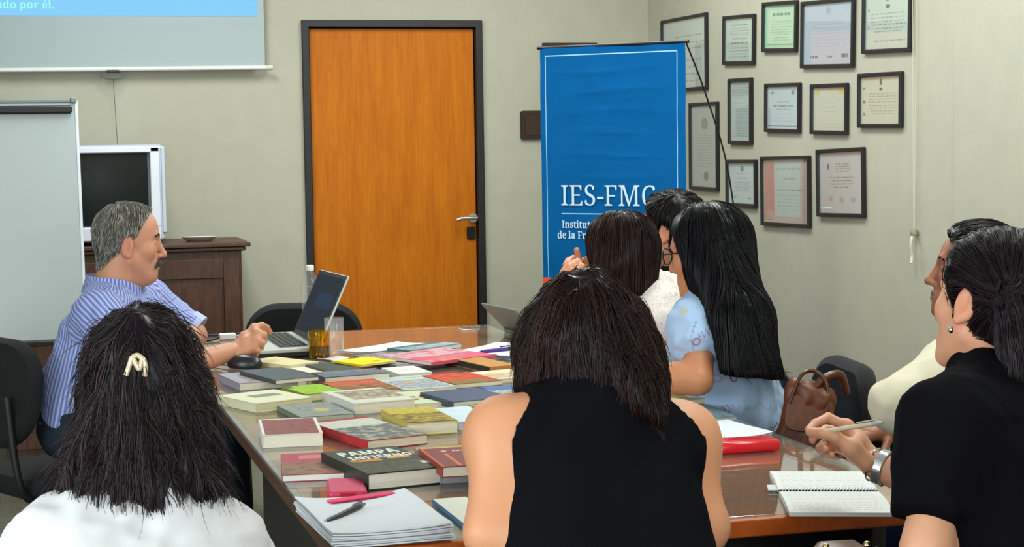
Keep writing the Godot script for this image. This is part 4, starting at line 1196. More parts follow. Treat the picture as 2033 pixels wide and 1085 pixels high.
	put(t, "clasp", one_box(Vector3(0, 0.007, 0.073), Vector3(0.03, 0.012, 0.004), 0.001), mat("pink_dark", rgb8(190, 16, 50), 0.3))
	t = thing("pink_ruler", "flat magenta strip lying across the top edge of the stack of white papers", "ruler", Vector3(0.605, 0.7740, -3.231), "", Basis(Vector3(0, 1, 0), deg_to_rad(18.3)))
	put(t, "strip", one_box(Vector3(0, 0.0, 0), Vector3(0.135, 0.004, 0.024), 0.0015), mat("magenta", rgb8(232, 20, 100), 0.35))
	sheets("stack of white papers at the near left corner of the table", Vector3(0.597, 0.7500, -3.097), Vector3(0.210, 0.0200, 0.332), 2.1, 7, rgb8(222, 226, 232), "paper_stack", "paper", 37, 0.012)
	pen("black ballpoint pen with a clear cap lying on the stack of white papers", Vector3(0.497, 0.7760, -3.020), Vector3(0.597, 0.7760, -3.160), rgb8(20, 21, 24), rgb8(96, 98, 100), 0.005)
	t = book("white notebook with a bright blue edge, beside the near woman's left arm", Vector3(0.777, 0.7500, -3.117), Vector3(0.066, 0.0080, 0.255), 0.8, rgb8(70, 150, 200), [["bg", rgb8(222, 222, 210)]], 38, "l", Color(0.88, 0.88, 0.84), "notebook", "")
	book("cream book with a yellow stripe, partly behind the near woman's hair", Vector3(1.612, 0.7500, -4.253), Vector3(0.101, 0.0200, 0.155), 9.1, rgb8(214, 202, 120), [["bg", rgb8(216, 206, 150)], ["rect", 0, 0, 0.5, 1, rgb8(206, 196, 90)], ["rect", 0.5, 0, 1, 1, rgb8(186, 160, 120)]], 39, "l", Color(0.93, 0.9, 0.75))
	book("slim grey-blue magazine by the elbow of the woman in the pale blue blouse", Vector3(1.613, 0.7500, -4.085), Vector3(0.097, 0.0080, 0.256), -0.5, rgb8(110, 134, 150), [["bg", rgb8(120, 146, 164)], ["photo", 0, 0, 1, 1, rgb8(110, 140, 160), rgb8(140, 160, 170), rgb8(96, 116, 130)]], 40, "l", Color(0.7, 0.72, 0.7), "magazine", "")
	sheets("white papers beside the red case on the right of the table", Vector3(1.550, 0.7500, -3.800), Vector3(0.155, 0.0060, 0.246), 1.7, 4, rgb8(224, 232, 238), "paper_stack", "paper", 41, 0.01)
	# red case
	t = thing("red_case", "glossy red case with an open end, standing on bare table at the right", "case", Vector3(1.504, 0.7500, -3.559), "", Basis(Vector3(0, 1, 0), deg_to_rad(-1.9)))
	g = Geo.new()
	g.slab(rounded(0.074, 0.026, 0.011), -0.075, 0.075, Transform3D(Basis(Vector3(0, 1, 0), PI / 2), Vector3(0, 0.0132, 0)), 0.003)
	put(t, "case", g, mat("red_gloss", rgb8(214, 18, 34), 0.25))
	g = Geo.new()
	g.slab(rounded(0.056, 0.014, 0.006), -0.0765, -0.074, Transform3D(Basis(Vector3(0, 1, 0), PI / 2), Vector3(0, 0.0132, 0)), 0.0)
	put(t, "open_end", g, mat("red_inside", rgb8(70, 8, 30), 0.7))
	put(t, "flap_line", one_box(Vector3(0, 0.0262, 0.01), Vector3(0.06, 0.0015, 0.014), 0.0005), M.red_gloss)
	# a second, grey computer at the far right, its lid tipped well back
	t = thing("grey_laptop", "dull grey laptop with its lid tipped back, at the foot of the blue banner", "laptop", Vector3(1.772, 0.7500, -5.918), "", Basis(Vector3(0, 1, 0), deg_to_rad(8.0)))
	put(t, "keyboard_base", one_box(Vector3(0.02, 0.011, 0), Vector3(0.24, 0.02, 0.3), 0.005), mat("dull_grey", rgb8(116, 120, 112), 0.45))
	put(t, "lid", one_box(Vector3(-0.137, 0.062, 0), Vector3(0.13, 0.008, 0.3), 0.003, Basis(Vector3(0, 0, 1), deg_to_rad(-46.0))), M.dull_grey)
	put(t, "hinge", rod(Vector3(-0.097, 0.019, -0.13), Vector3(-0.097, 0.019, 0.13), 0.006), M.black_paint)
	# mains lead behind the man's arm
	t = thing("power_lead", "black power lead with a white plug, lying behind the man's forearm", "cable", Vector3(0.703, 0.7500, -6.208))
	put(t, "plug", one_box(Vector3(0, 0.012, 0), Vector3(0.06, 0.022, 0.035), 0.005), M.white_plastic)
	g = Geo.new()
	g.tube(smooth_path([Vector3(-0.03, 0.008, 0), Vector3(-0.08, 0.005, 0.05), Vector3(-0.12, 0.005, -0.04), Vector3(-0.06, 0.005, -0.12), Vector3(0.08, 0.005, -0.14), Vector3(0.2, 0.005, -0.08)]), PackedFloat32Array([0.004]), 8)
	put(t, "lead", g, M.black_paint)
	spiral_notebook()
	laptop()
	drinks()
	# mouse
	t = thing("computer_mouse", "black computer mouse by the man's right wrist", "mouse", Vector3(0.662, 0.7500, -5.406), "", Basis(Vector3(0, 1, 0), deg_to_rad(60.0)))
	var f := Field.new(Vector3(-0.045, -0.005, -0.07), Vector3(0.045, 0.06, 0.07), 0.004)
	f.ell(Vector3(0, 0.012, 0), Vector3(0.032, 0.03, 0.056), 0.004)
	f.cut(Vector3(0, 0.001, 0), Vector3(0, -1, 0))
	g = Geo.new()
	f.net(g)
	put(t, "mouse_body", g, mat("mouse_black", rgb8(34, 36, 42), 0.3))
	g = Geo.new()
	g.tube(PackedVector3Array([Vector3(-0.004, 0.035, -0.03), Vector3(0.004, 0.035, -0.03)]), PackedFloat32Array([0.007]), 12)
	put(t, "scroll_wheel", g, M.grey_plastic)
	g = Geo.new()
	g.tube(smooth_path([Vector3(0, 0.008, -0.055), Vector3(0.02, 0.004, -0.12), Vector3(-0.03, 0.004, -0.2), Vector3(0.0, 0.004, -0.27)]), PackedFloat32Array([0.002]), 6)
	put(t, "mouse_cable", g, M.black_paint)

func spiral_notebook() -> void:
	var t := thing("spiral_notebook", "open spiral notebook full of handwriting, under the raised writing hand", "notebook", Vector3(1.473, 0.7500, -3.068), "", Basis(Vector3(0, 1, 0), deg_to_rad(-20.5)))
	var w := 0.186
	var d := 0.19
	for s: int in [-1, 1]:
		var ops := [["bg", rgb8(226, 228, 226)]]
		for i in 14: ops.append(["line", 0.06, 0.06 + i * 0.064, 0.92, 0.012, rgb8(158, 162, 170)])
		var g := Geo.new()
		var n := 8
		for side: int in [0, 1]:
			var first := g.v.size()
			for j in n + 1:
				for i in n + 1:
					var u := float(i) / n
					var v := float(j) / n
					var z := (0.008 + v * d) * s
					g.add(Vector3((u - 0.5) * w + 0.006 * s * v, 0.0075 * side + 0.0045 * sin(v * PI) * side, z), Vector3.UP if side else Vector3.DOWN, Vector2(u, v if s > 0 else 1.0 - v))
			for j in n:
				for i in n:
					var a := first + j * (n + 1) + i
					g.tri(a, a + 1, a + n + 2); g.tri(a, a + n + 2, a + n + 1)
		for i in n:
			var m1 := (n + 1) * (n + 1)
			var a := n * (n + 1) + i
			var q := g.add(g.v[a], Vector3(0, 0, s)); g.add(g.v[a + 1], Vector3(0, 0, s)); g.add(g.v[m1 + a + 1], Vector3(0, 0, s)); g.add(g.v[m1 + a], Vector3(0, 0, s))
			g.tri(q, q + 1, q + 2); g.tri(q, q + 2, q + 3)
			for e: int in [0, n]:
				var nn := Vector3(-1 if e == 0 else 1, 0, 0)
				var b0 := i * (n + 1) + e
				q = g.add(g.v[b0], nn); g.add(g.v[b0 + n + 1], nn); g.add(g.v[m1 + b0 + n + 1], nn); g.add(g.v[m1 + b0], nn)
				g.tri(q, q + 1, q + 2); g.tri(q, q + 2, q + 3)
		put(t, "page", g, print_mat(print_picture(128, 128, ops, 50 + s), 0.7))
	var wire := Geo.new()
	for k in 30:
		var x := -w / 2 + 0.006 + k * (w - 0.012) / 29.0
		var ring := PackedVector3Array()
		for i in 9: ring.append(Vector3(x + 0.001 * i / 8.0, 0.008 + 0.006 * sin(TAU * i / 8.0), 0.011 * cos(TAU * i / 8.0)))
		wire.tube(ring, PackedFloat32Array([0.0007]), 4, false)
	put(t, "spiral_wire", wire, M.silver_bright)
	put(t, "page_marker", one_box(Vector3(-w / 2 - 0.004, 0.004, -0.045), Vector3(0.03, 0.002, 0.05), 0.0005), M.paper)

func laptop() -> void:
	# corners of the base (left-near, right-near, right-far) and of the screen
	var ln := Vector3(0.731, 0.7700, -5.597)
	var rn := Vector3(0.925, 0.7700, -5.615)
	var fwd := Vector3(-0.12, 0, -0.99).normalized()
	var right := (rn - ln).normalized()
	right.y = 0
	right = right.normalized()
	fwd = (fwd - right * fwd.dot(right)).normalized()
	var b := Basis(right, Vector3.UP, -fwd)
	var bw := rn.distance_to(ln)
	var bd := 0.34
	var t := thing("laptop", "open silver laptop with a dark screen, in front of the man", "laptop", ln, "", b)
	var tilt := Basis(Vector3(1, 0, 0), deg_to_rad(3.0))
	put(t, "stand", one_box(Vector3(bw / 2 - 0.01, -0.008, -bd / 2), Vector3(bw + 0.03, 0.022, bd * 0.98), 0.004), M.black_paint)
	var base := put(t, "keyboard_base", one_box(Vector3(bw / 2, 0.011, -bd / 2), Vector3(bw, 0.014, bd), 0.004, tilt), mat("laptop_silver", rgb8(206, 208, 206), 0.35, 0.3))
	put(base, "key_bed", one_box(Vector3(bw * 0.62, 0.0185, -bd / 2), Vector3(bw * 0.5, 0.003, bd * 0.84), 0.001, tilt), M.grey_plastic)
	var key := one_box(Vector3.ZERO, Vector3(0.014, 0.004, 0.0155), 0.001, tilt).mesh()
	for i in 5:
		for j in 14:
			var o := MeshInstance3D.new()
			o.name = "key"
			o.mesh = key
			o.material_override = M.black_gloss
			base.add_child(o, true)
			o.position = Vector3(bw * 0.43 + i * bw * 0.095, 0.0205 - (j - 6.5) * 0.001, -bd / 2 - (6.5 - j) * 0.0195)
	put(base, "touchpad", one_box(Vector3(bw * 0.2, 0.0187, -bd / 2), Vector3(bw * 0.22, 0.002, 0.09), 0.0008, tilt), M.silver_plastic)
	# the lid stands along the right edge of the base and leans away
	var hinge := Vector3(bw, 0.018, 0.0)
	var sc := Basis(Vector3(0, 0, 1), deg_to_rad(-25.0))
	var lid := Basis(sc * Vector3(0, 0, -1), sc * Vector3.UP, sc * Vector3(-1, 0, 0))
	var lo := put(t, "lid", one_box(hinge + lid * Vector3(bd / 2, 0.118, -0.004), Vector3(bd, 0.236, 0.008), 0.003, lid), M.laptop_silver)
	put(lo, "screen_bezel", one_box(hinge + lid * Vector3(bd / 2, 0.118, 0.0008), Vector3(bd - 0.006, 0.23, 0.003), 0.001, lid), M.black_gloss)
	var ops := [["bg", rgb8(10, 16, 30)], ["photo", 0, 0, 1, 1, rgb8(8, 14, 28), rgb8(16, 30, 60), rgb8(12, 20, 36)], ["rect", 0.1, 0.3, 0.7, 0.55, rgb8(22, 44, 84)]]
	var g := Geo.new()
	var q := func(x: float, y: float) -> Vector3: return hinge + lid * Vector3(x, y, 0.0026)
	g.quad(q.call(0.014, 0.222), q.call(bd - 0.014, 0.222), q.call(bd - 0.014, 0.02), q.call(0.014, 0.02), lid.z)
	var m := print_mat(print_picture(160, 100, ops, 61), 0.4)
	put(lo, "screen", g, m)
	g = Geo.new()
	g.tube(PackedVector3Array([hinge + Vector3(0, -0.002, -0.03), hinge + Vector3(0, -0.002, -bd + 0.03)]), PackedFloat32Array([0.006]), 10)
	put(t, "hinge", g, M.black_paint)

func drinks() -> void:
	var t := thing("amber_glass", "amber glass tumbler with dark drink beside the laptop", "glass", Vector3(0.921, 0.7500, -5.580))
	var g := Geo.new()
	g.lathe(Vector3.ZERO, PackedVector2Array([Vector2(0, 0.001), Vector2(0.031, 0.001), Vector2(0.034, 0.006), Vector2(0.0375, 0.085), Vector2(0.0355, 0.085), Vector2(0.0325, 0.012), Vector2(0, 0.012)]), 28)
	put(t, "tumbler", g, M.amber_glass)
	g = Geo.new()
	g.lathe(Vector3.ZERO, PackedVector2Array([Vector2(0, 0.0125), Vector2(0.0318, 0.0125), Vector2(0.0333, 0.04), Vector2(0, 0.04)]), 28)
	put(t, "drink", g, M.dark_tea)
	t = thing("water_glass", "tall clear drinking glass right of the amber tumbler", "glass", Vector3(0.967, 0.7500, -5.575))
	g = Geo.new()
	g.lathe(Vector3.ZERO, PackedVector2Array([Vector2(0, 0.001), Vector2(0.026, 0.001), Vector2(0.0285, 0.006), Vector2(0.031, 0.125), Vector2(0.0296, 0.125), Vector2(0.027, 0.012), Vector2(0, 0.012)]), 28)
	put(t, "tumbler", g, M.clear_plastic)
	var prof := PackedVector2Array([Vector2(0, 0.002), Vector2(0.026, 0.0), Vector2(0.032, 0.008)])
	for k in 7:
		prof.append(Vector2(0.0325, 0.02 + k * 0.021))
		prof.append(Vector2(0.0305, 0.03 + k * 0.021))
	prof.append_array(PackedVector2Array([Vector2(0.0325, 0.172), Vector2(0.03, 0.19), Vector2(0.018, 0.22), Vector2(0.0125, 0.23), Vector2(0.0125, 0.245), Vector2(0, 0.245)]))
	t = thing("glass_bottle", "clear ribbed bottle left of the laptop screen, against the door", "bottle", Vector3(0.995, 0.75, -6.2))
	g = Geo.new()
	g.lathe(Vector3.ZERO, prof, 26)
	put(t, "bottle_body", g, M.clear_plastic)
	g = Geo.new()
	g.lathe(Vector3.ZERO, PackedVector2Array([Vector2(0, 0.232), Vector2(0.0145, 0.232), Vector2(0.0145, 0.248), Vector2(0.012, 0.251), Vector2(0, 0.251)]), 20)
	put(t, "bottle_cap", g, M.white_plastic)

# ---------------------------------------------------------------- people
func lin(c: Color) -> Color:
	return c.srgb_to_linear()

func skin_mat() -> StandardMaterial3D:
	if not M.has("skin"):
		var m := mat("skin", Color.WHITE, 0.5)
		m.vertex_color_use_as_albedo = true
		m.subsurf_scatter_enabled = true
		m.subsurf_scatter_strength = 0.04
	return M.skin

func hair_mat() -> StandardMaterial3D:
	if not M.has("hair"):
		var m := mat("hair", Color.WHITE, 0.38)
		m.vertex_color_use_as_albedo = true
		m.metallic_specular = 0.34
	return M.hair

func cloth(c: Color, rough := 0.9) -> StandardMaterial3D:
	var m := StandardMaterial3D.new()
	m.albedo_color = c
	m.roughness = rough
	if rough > 0.7: m.metallic_specular = 0.15
	return m

# J holds the joints (world) and the thicknesses of one body
func torso(f: Field, J: Dictionary, t: float) -> void:
	var lat: Vector3 = (J.shR - J.shL).normalized()
	for s: int in [-1, 1]:
		f.cap(J.chest + lat * s * J.cw, J.waist + lat * s * J.ww, J.cr + t, J.wr + t, 0.06)
		f.cap(J.waist + lat * s * J.ww, J.pelvis + lat * s * J.pw, J.wr + t, J.pr + t, 0.06)
	f.cap(J.shL, J.shR, J.sr + t, J.sr + t, 0.05)
	f.cap(J.chest, J.neck, J.cr * 0.8 + t, 0.05 + t, 0.06)
	for s: Vector3 in [J.shL, J.shR]: f.cap(J.neck, s, 0.048 + t, J.sr * 0.95 + t, 0.05)

func body_box(J: Dictionary, keys: Array, pad: float) -> Array:
	var a := Vector3.ONE * 99.0
	var b := -a
	for k: String in keys:
		a = a.min(J[k])
		b = b.max(J[k])
	return [a - Vector3.ONE * pad, b + Vector3.ONE * pad]

func person(called_label: String, J: Dictionary) -> Node3D:
	var base := Vector3(J.pelvis.x, 0, J.pelvis.z)
	var t := thing("person", called_label, "person", base, "people round the table")
	var g := Geo.new()
	g.tint = lin(J.skin)
	var bx := body_box(J, ["neck", "shL", "shR", "elL", "elR", "wrL", "wrR", "pelvis", "knL", "knR", "chest", "waist"], 0.16)
	bx[0].y = -0.01
	var f := Field.new(bx[0], bx[1], 0.0125)
	torso(f, J, 0.0)
	for s: String in ["L", "R"]:
		f.cap(J["sh" + s], J["el" + s], J.ua, J.ua * 0.82, 0.035)
		var m: Vector3 = J["el" + s].lerp(J["wr" + s], 0.3)
		f.cap(J["el" + s], m, J.ua * 0.8, J.fa, 0.02)
		f.cap(m, J["wr" + s], J.fa, J.wa, 0.02)
		var lat: Vector3 = (J.shR - J.shL).normalized() * (0.09 if s == "R" else -0.09)
		f.cap(J.pelvis + lat, J["kn" + s], 0.085, 0.06, 0.05)
		var an: Vector3 = J["an" + s]
		f.cap(J["kn" + s], an, 0.058, 0.04, 0.02)
		var toe: Vector3 = (J["kn" + s] - J.pelvis) * Vector3(1, 0, 1)
		f.cap(an - Vector3(0, 0.03, 0), an + toe.normalized() * 0.15 - Vector3(0, 0.045, 0), 0.036, 0.026, 0.02)
	f.cap(J.neck - Vector3(0, 0.03, 0), J.neck.lerp(J.head, 0.35), J.get("nr", 0.056), J.get("nr", 0.056) * 0.95, 0.03)
	f.net(g)
	head_shape(g, J)
	for h: Array in J.get("hands", []): hand(g, h)
	put(t, "body", g, skin_mat(), base)
	return t

# five fingers on a palm: h = [wrist, finger direction, palm normal, +1 right / -1 left, curl]
func hand(g: Geo, h: Array) -> void:
	if h[0] is Array:
		return hand_chains(g, h)
	var y: Vector3 = h[1].normalized()
	var z: Vector3 = (h[2] - y * y.dot(h[2])).normalized()
	var x := y.cross(z) * float(h[3])
	var c: float = h[4]
	var w: Vector3 = h[0]
	var chains := []
	for i in 4:
		var bx: float = [0.028, 0.009, -0.010, -0.028][i]
		var by: float = [0.088, 0.092, 0.088, 0.078][i]
		var lens: Array = [[0.042, 0.026, 0.02], [0.047, 0.03, 0.021], [0.043, 0.028, 0.02], [0.034, 0.021, 0.018]][i]
		var p := w + x * bx + y * by
		var ch := [w + x * bx * 0.6 + y * 0.01, p]
		var a := c * (0.5 + 0.12 * i)
		for k in 3:
			var d := (y * cos(a) + z * sin(a) + x * bx * 2.0 * (1.0 - c * 0.5)).normalized()
			p += d * lens[k]
			ch.append(p)
			a += c * [0.9, 0.6, 0.4][k]
		chains.append(ch)
	var p2 := w + x * 0.018 + y * 0.02 + z * 0.008
	var th := [w + x * 0.008 + y * 0.005, p2]
	for d: Vector3 in [x * 0.75 + y * 0.6 + z * 0.3, x * 0.4 + y * 0.8 + z * (0.35 + 0.3 * c), x * 0.1 + y * 0.9 + z * (0.4 + 0.3 * c)]:
		p2 += d.normalized() * 0.034
		th.append(p2)
	chains.append(th)
	hand_chains(g, chains)

# chains of joints: four fingers (root at the wrist, then knuckle, two bends, tip) and a thumb
func hand_chains(g: Geo, chains: Array) -> void:
	var a := Vector3.ONE * 99.0
	var b := -a
	for ch: Array in chains:
		for p: Vector3 in ch:
			a = a.min(p)
			b = b.max(p)
	var f := Field.new(a - Vector3.ONE * 0.03, b + Vector3.ONE * 0.03, 0.0034)
	for i in chains.size():
		var ch: Array = chains[i]
		var thumb := i == chains.size() - 1
		f.cap(ch[0], ch[1], 0.0165, 0.0125 if not thumb else 0.0155, 0.014)
		var r := 0.0098 if not thumb else 0.0118
		if i == 3: r = 0.0085
		for k in range(1, ch.size() - 1):
			f.cap(ch[k], ch[k + 1], r * (1.0 - 0.1 * (k - 1)), r * (0.92 - 0.1 * (k - 1)), 0.004 if k > 1 else 0.007)
	for i in 3: f.cap(chains[i][1], chains[i + 1][1], 0.0115, 0.0115, 0.01)
	for i in 3: f.cap(chains[i][0].lerp(chains[i][1], 0.5), chains[i + 1][0].lerp(chains[i + 1][1], 0.5), 0.0135, 0.0135, 0.012)
	if chains.size() > 4: f.cap(chains[4][1], chains[0][0].lerp(chains[0][1], 0.55), 0.014, 0.013, 0.014)
	f.net(g)

func head_frame(J: Dictionary) -> Transform3D:
	var z: Vector3 = J.fwd.normalized()
	var y: Vector3 = J.get("up", Vector3.UP)
	y = (y - z * z.dot(y)).normalized()
	var s: float = J.get("hs", 1.0)
	return Transform3D(Basis(y.cross(z) * s, y * s, z * s * J.get("hz", 0.96)), J.head)

func head_shape(g: Geo, J: Dictionary) -> void:
	var xf := head_frame(J)
	var nk: Vector3 = xf.affine_inverse() * J.neck
	var fine: float = J.get("fine", 0.0048)
	var f := Field.new(Vector3(-0.105, minf(-0.16, nk.y - 0.03), minf(-0.135, nk.z - 0.08)), Vector3(0.105, 0.14, 0.14), fine)
	var ns: float = J.get("nose", 1.0)
	f.ell(Vector3(0, 0.032, -0.018), Vector3(0.074, 0.088, 0.098), 0.02)
	f.ell(Vector3(0, 0.035, 0.03), Vector3(0.062, 0.062, 0.058), 0.03)
	f.ell(Vector3(0, -0.035, 0.026), Vector3(0.057, 0.08, 0.06), 0.03)
	f.ell(Vector3(0, -0.098, 0.074), Vector3(0.024, 0.017, 0.017), 0.018)
	for s: int in [-1, 1]:
		f.cap(Vector3(s * 0.05, -0.05, 0.0), Vector3(s * 0.018, -0.093, 0.058), 0.024, 0.017, 0.025)
		f.ell(Vector3(s * 0.04, -0.02, 0.058), Vector3(0.024, 0.024, 0.022), 0.02)
	f.cap(Vector3(-0.03, 0.024, 0.079), Vector3(0.03, 0.024, 0.079), 0.011, 0.011, 0.016)
	for s: int in [-1, 1]:
		f.ell(Vector3(s * 0.032, 0.005, 0.1), Vector3(0.019, 0.012, 0.02), 0.012, true)
		f.ell(Vector3(s * 0.031, 0.004, 0.0735), Vector3(0.0155, 0.0105, 0.0125), 0.003)
	f.cap(Vector3(0, 0.017, 0.084), Vector3(0, -0.028, 0.084 + 0.021 * ns), 0.0085, 0.0105, 0.012)
	f.ell(Vector3(0, -0.032, 0.084 + 0.024 * ns), Vector3(0.0125, 0.0105, 0.0115), 0.006)
	for s: int in [-1, 1]: f.ell(Vector3(s * 0.0125, -0.036, 0.095), Vector3(0.0075, 0.0075, 0.01), 0.006)
	f.ell(Vector3(0, -0.065, 0.074), Vector3(0.031, 0.024, 0.02), 0.016)
	for s: int in [-1, 1]:
		f.cap(Vector3(0, -0.0585, 0.0935), Vector3(s * 0.021, -0.0635, 0.083), 0.0048, 0.0028, 0.004)
		f.cap(Vector3(0, -0.0715, 0.092), Vector3(s * 0.019, -0.067, 0.083), 0.0056, 0.003, 0.004)
		f.cap(Vector3(0, -0.0648, 0.0975), Vector3(s * 0.022, -0.0652, 0.089), 0.0016, 0.0012, 0.003, true)
		# ear: a plate with a rim and a hollow
		var e := Basis(Vector3(0, 0, 1), s * 0.22) * Basis(Vector3(0, 1, 0), s * 0.35)
		var ec := Vector3(s * 0.0765, -0.006, -0.014)
		f.ell(ec, Vector3(0.009, 0.033, 0.021), 0.006, false, e)
		f.ell(ec + e * Vector3(s * 0.011, -0.002, 0.004), Vector3(0.008, 0.018, 0.011), 0.004, true, e)
		f.ell(ec + e * Vector3(0, -0.03, 0.006), Vector3(0.007, 0.009, 0.008), 0.006, false, e)
	if J.has("jowl"):
		f.cap(Vector3(0, -0.098, 0.04), Vector3(0, -0.112, -0.01), 0.032, 0.045, 0.03)
	var nr: float = J.get("nr", 0.056)
	f.cap(Vector3(0, -0.055, -0.032), nk, nr, nr * 1.08, 0.03)
	var sk: Color = lin(J.skin)
	var lip: Color = lin(J.get("lip", J.skin.lerp(rgb8(160, 70, 70), 0.45)))
	var shade := lin(J.get("stubble", J.skin))
	var red := lin(J.skin.lerp(rgb8(200, 90, 70), 0.35))
	var n := noise(5, 18.0, 2)
	var tone := func(p: Vector3) -> Color:
		var c := sk
		var ld := Vector3(p.x / 0.022, (p.y + 0.065) / 0.0105, (p.z - 0.09) / 0.013).length()
		if ld < 1.0: return sk.lerp(lip, clampf((1.0 - ld) * 2.5, 0, 1))
		var ear := absf(p.x) > 0.072 and p.z < 0.02
		var cheek := Vector3((absf(p.x) - 0.045) / 0.03, (p.y + 0.025) / 0.03, (p.z - 0.055) / 0.04).length()
		var w := clampf(1.0 - cheek, 0, 1) * 0.6 + (0.6 if ear else 0.0) + clampf(1.0 - Vector3(p.x / 0.02, (p.y + 0.03) / 0.02, (p.z - 0.105) / 0.02).length(), 0, 1) * 0.5
		c = c.lerp(red, clampf(w + 0.25 * n.get_noise_3d(p.x * 3, p.y * 3, p.z * 3), 0, 0.8))
		if p.y < -0.05 and p.z > 0.0: c = c.lerp(shade, 0.5)
		return c
	f.net(g, xf, tone)
	g.tint = sk

func eyes(t: Node3D, J: Dictionary) -> void:
	var xf := head_frame(J)
	var base := t.position
	var white := cloth(rgb8(186, 176, 166), 0.3)
	var dark := cloth(rgb8(40, 26, 18), 0.1)
	for s: int in [-1, 1]:
		var g := Geo.new()
		var prof := PackedVector2Array()
		for k in 9: prof.append(Vector2(0.0112 * sin(PI * k / 8.0), -0.0112 * cos(PI * k / 8.0)))
		var b := xf.basis * Basis(Vector3(1, 0, 0), PI / 2)
		g.lathe(xf * Vector3(s * 0.031, 0.0045, 0.0738), prof, 14, b)
		var eye := put(t, "eye", g, white, base)
		g = Geo.new()
		g.lathe(xf * Vector3(s * 0.031, 0.0045, 0.0738), PackedVector2Array([Vector2(0.0062, 0.0096), Vector2(0.005, 0.0106), Vector2(0, 0.0115)]), 14, b)
		put(eye, "iris", g, dark, base)

# short hairs laid between two points on the head (brows, moustache)
func bristles(t: Node3D, J: Dictionary, called: String, pts: Array, dir: Vector3, count: int, spread: Vector3, len_: float, c1: Color, c2: Color, r := 0.0007) -> void:
	var xf := head_frame(J)
	var g := Geo.new()
	var q := RandomNumberGenerator.new()
	q.seed = 7
	for i in count:
		var u := q.randf() * (pts.size() - 1.001)
		var k := int(u)
		var p: Vector3 = pts[k].lerp(pts[k + 1], u - k) + Vector3(q.randf_range(-1, 1), q.randf_range(-1, 1), q.randf_range(-1, 1)) * spread
		var d := (dir * Vector3(signf(p.x) if absf(dir.x) > 0.01 else 1.0, 1, 1) + Vector3(q.randf_range(-0.3, 0.3), q.randf_range(-0.2, 0.2), q.randf_range(-0.1, 0.2))).normalized()
		g.tint = lin(c1.lerp(c2, q.randf()))
		g.tube(PackedVector3Array([xf * p, xf * (p + d * len_ * 0.5 + Vector3(0, 0, 0.001)), xf * (p + d * len_)]), PackedFloat32Array([r, r, r * 0.3]), 3, false)
	put(t, called, g, hair_mat(), t.position)

# hair: a solid mass with strands laid over it, running with the flow and hanging free below
func hair(t: Node3D, f: Field, o: Dictionary, called := "hair") -> void:
	var q := RandomNumberGenerator.new()
	q.seed = o.get("seed", 3)
	if o.get("groove", 0.0) > 0.0:
		f.ripple(noise(o.get("seed", 3), 60.0, 2), o.groove, o.get("stretch", Vector3(1, 0.12, 1)))
	var g := Geo.new()
	var c1: Color = o.c1
	var c2: Color = o.c2
	g.tint = lin(c1.darkened(0.25))
	f.net(g)
	var m := g.v.size()
	if m == 0: return
	var crown: Vector3 = o.crown
	var down: Vector3 = o.get("down", Vector3.DOWN)
	var ds: float = o.get("ds", 0.02)
	var layer: float = o.get("layer", 0.004)
	var wave: float = o.get("wave", 0.0)
	var freq: float = o.get("freq", 40.0)
	var locks := noise(o.get("seed", 3) + 1, 30.0, 2)
	for i in o.n:
		var k := q.randi_range(0, m - 1)
		var n := g.n[k]
		var p := g.v[k] + n * layer * q.randf()
		if o.has("above") and p.y < o.above + q.randf_range(-0.02, 0.02): continue
		var want: float = q.randf_range(o.len0, o.len1)
		if o.has("back") and (p - o.back[0]).dot(o.back[1]) > 0.0: continue
		var off := layer * q.randf_range(0.15, 1.0)
		var steps := maxi(3, int(want / ds))
		var path := PackedVector3Array([p])
		var ph := locks.get_noise_3d(p.x, p.y * 0.3, p.z) * 9.0 + q.randf() * 0.5
		var out := q.randf_range(0.4, 1.0)
		var free := false
		for s in steps:
			var to: Vector3
			if o.has("target"):
				to = (o.target - p)
				if to.length() < 0.02: break
				to = to.normalized()
			else:
				var rad: Vector3 = p - crown
				var near := clampf(1.0 - rad.length() / 0.16, 0.0, 1.0)
				to = down + rad.normalized() * (near * 1.6)
				if o.has("flow"): to += o.flow
			if free:
				to = (to + Vector3(0, -0.4, 0)).normalized()
			else:
				n = f.grad(p)
				to -= n * n.dot(to)
				if to.length() < 0.05: to = down - n * n.dot(down)
				to = to.normalized()
			if wave > 0.0:
				var side := to.cross(n).normalized()
				to = (to + side * sin(ph + s * ds * freq) * wave + n * sin(ph * 1.7 + s * ds * freq * 0.8) * wave * 0.4).normalized()
			var np := p + to * ds
			var v := f.at(np)
			if v > 1.0: v = 0.05
			if v < off: np += f.grad(np) * (off - v)
			elif v < 0.022 and not free: np -= f.grad(np) * (v - off) * 0.8
			else: free = true
			if o.has("curl") and s > steps - 4: np += n * o.curl * out * ds
			if o.has("hem") and (np - o.hem).dot(o.get("hem_n", Vector3.DOWN)) > o.get("ragged", 0.006) * (0.5 + 1.6 * locks.get_noise_3d(path[0].x * 1.3 + 9.0, 0.0, path[0].z * 1.3)) + q.randf_range(-0.012, 0.006): break
			if o.has("back") and (np - o.back[0]).dot(o.back[1]) > 0.004: break
			p = np
			path.append(p)
		if path.size() < 3: continue
		var r: float = o.r * q.randf_range(0.6, 1.25)
		var radii := PackedFloat32Array()
		for s in path.size():
			var u := float(s) / (path.size() - 1)
			radii.append(r * (0.55 + 0.45 * minf(1.0, u * 5.0)) * (1.0 if u < 0.6 else 1.0 - 0.85 * (u - 0.6) / 0.4))
		g.tint = lin(c1.lerp(c2, pow(q.randf(), 1.5)))
		g.tube(path, radii, 3, false)
	put(t, called, g, hair_mat(), t.position)

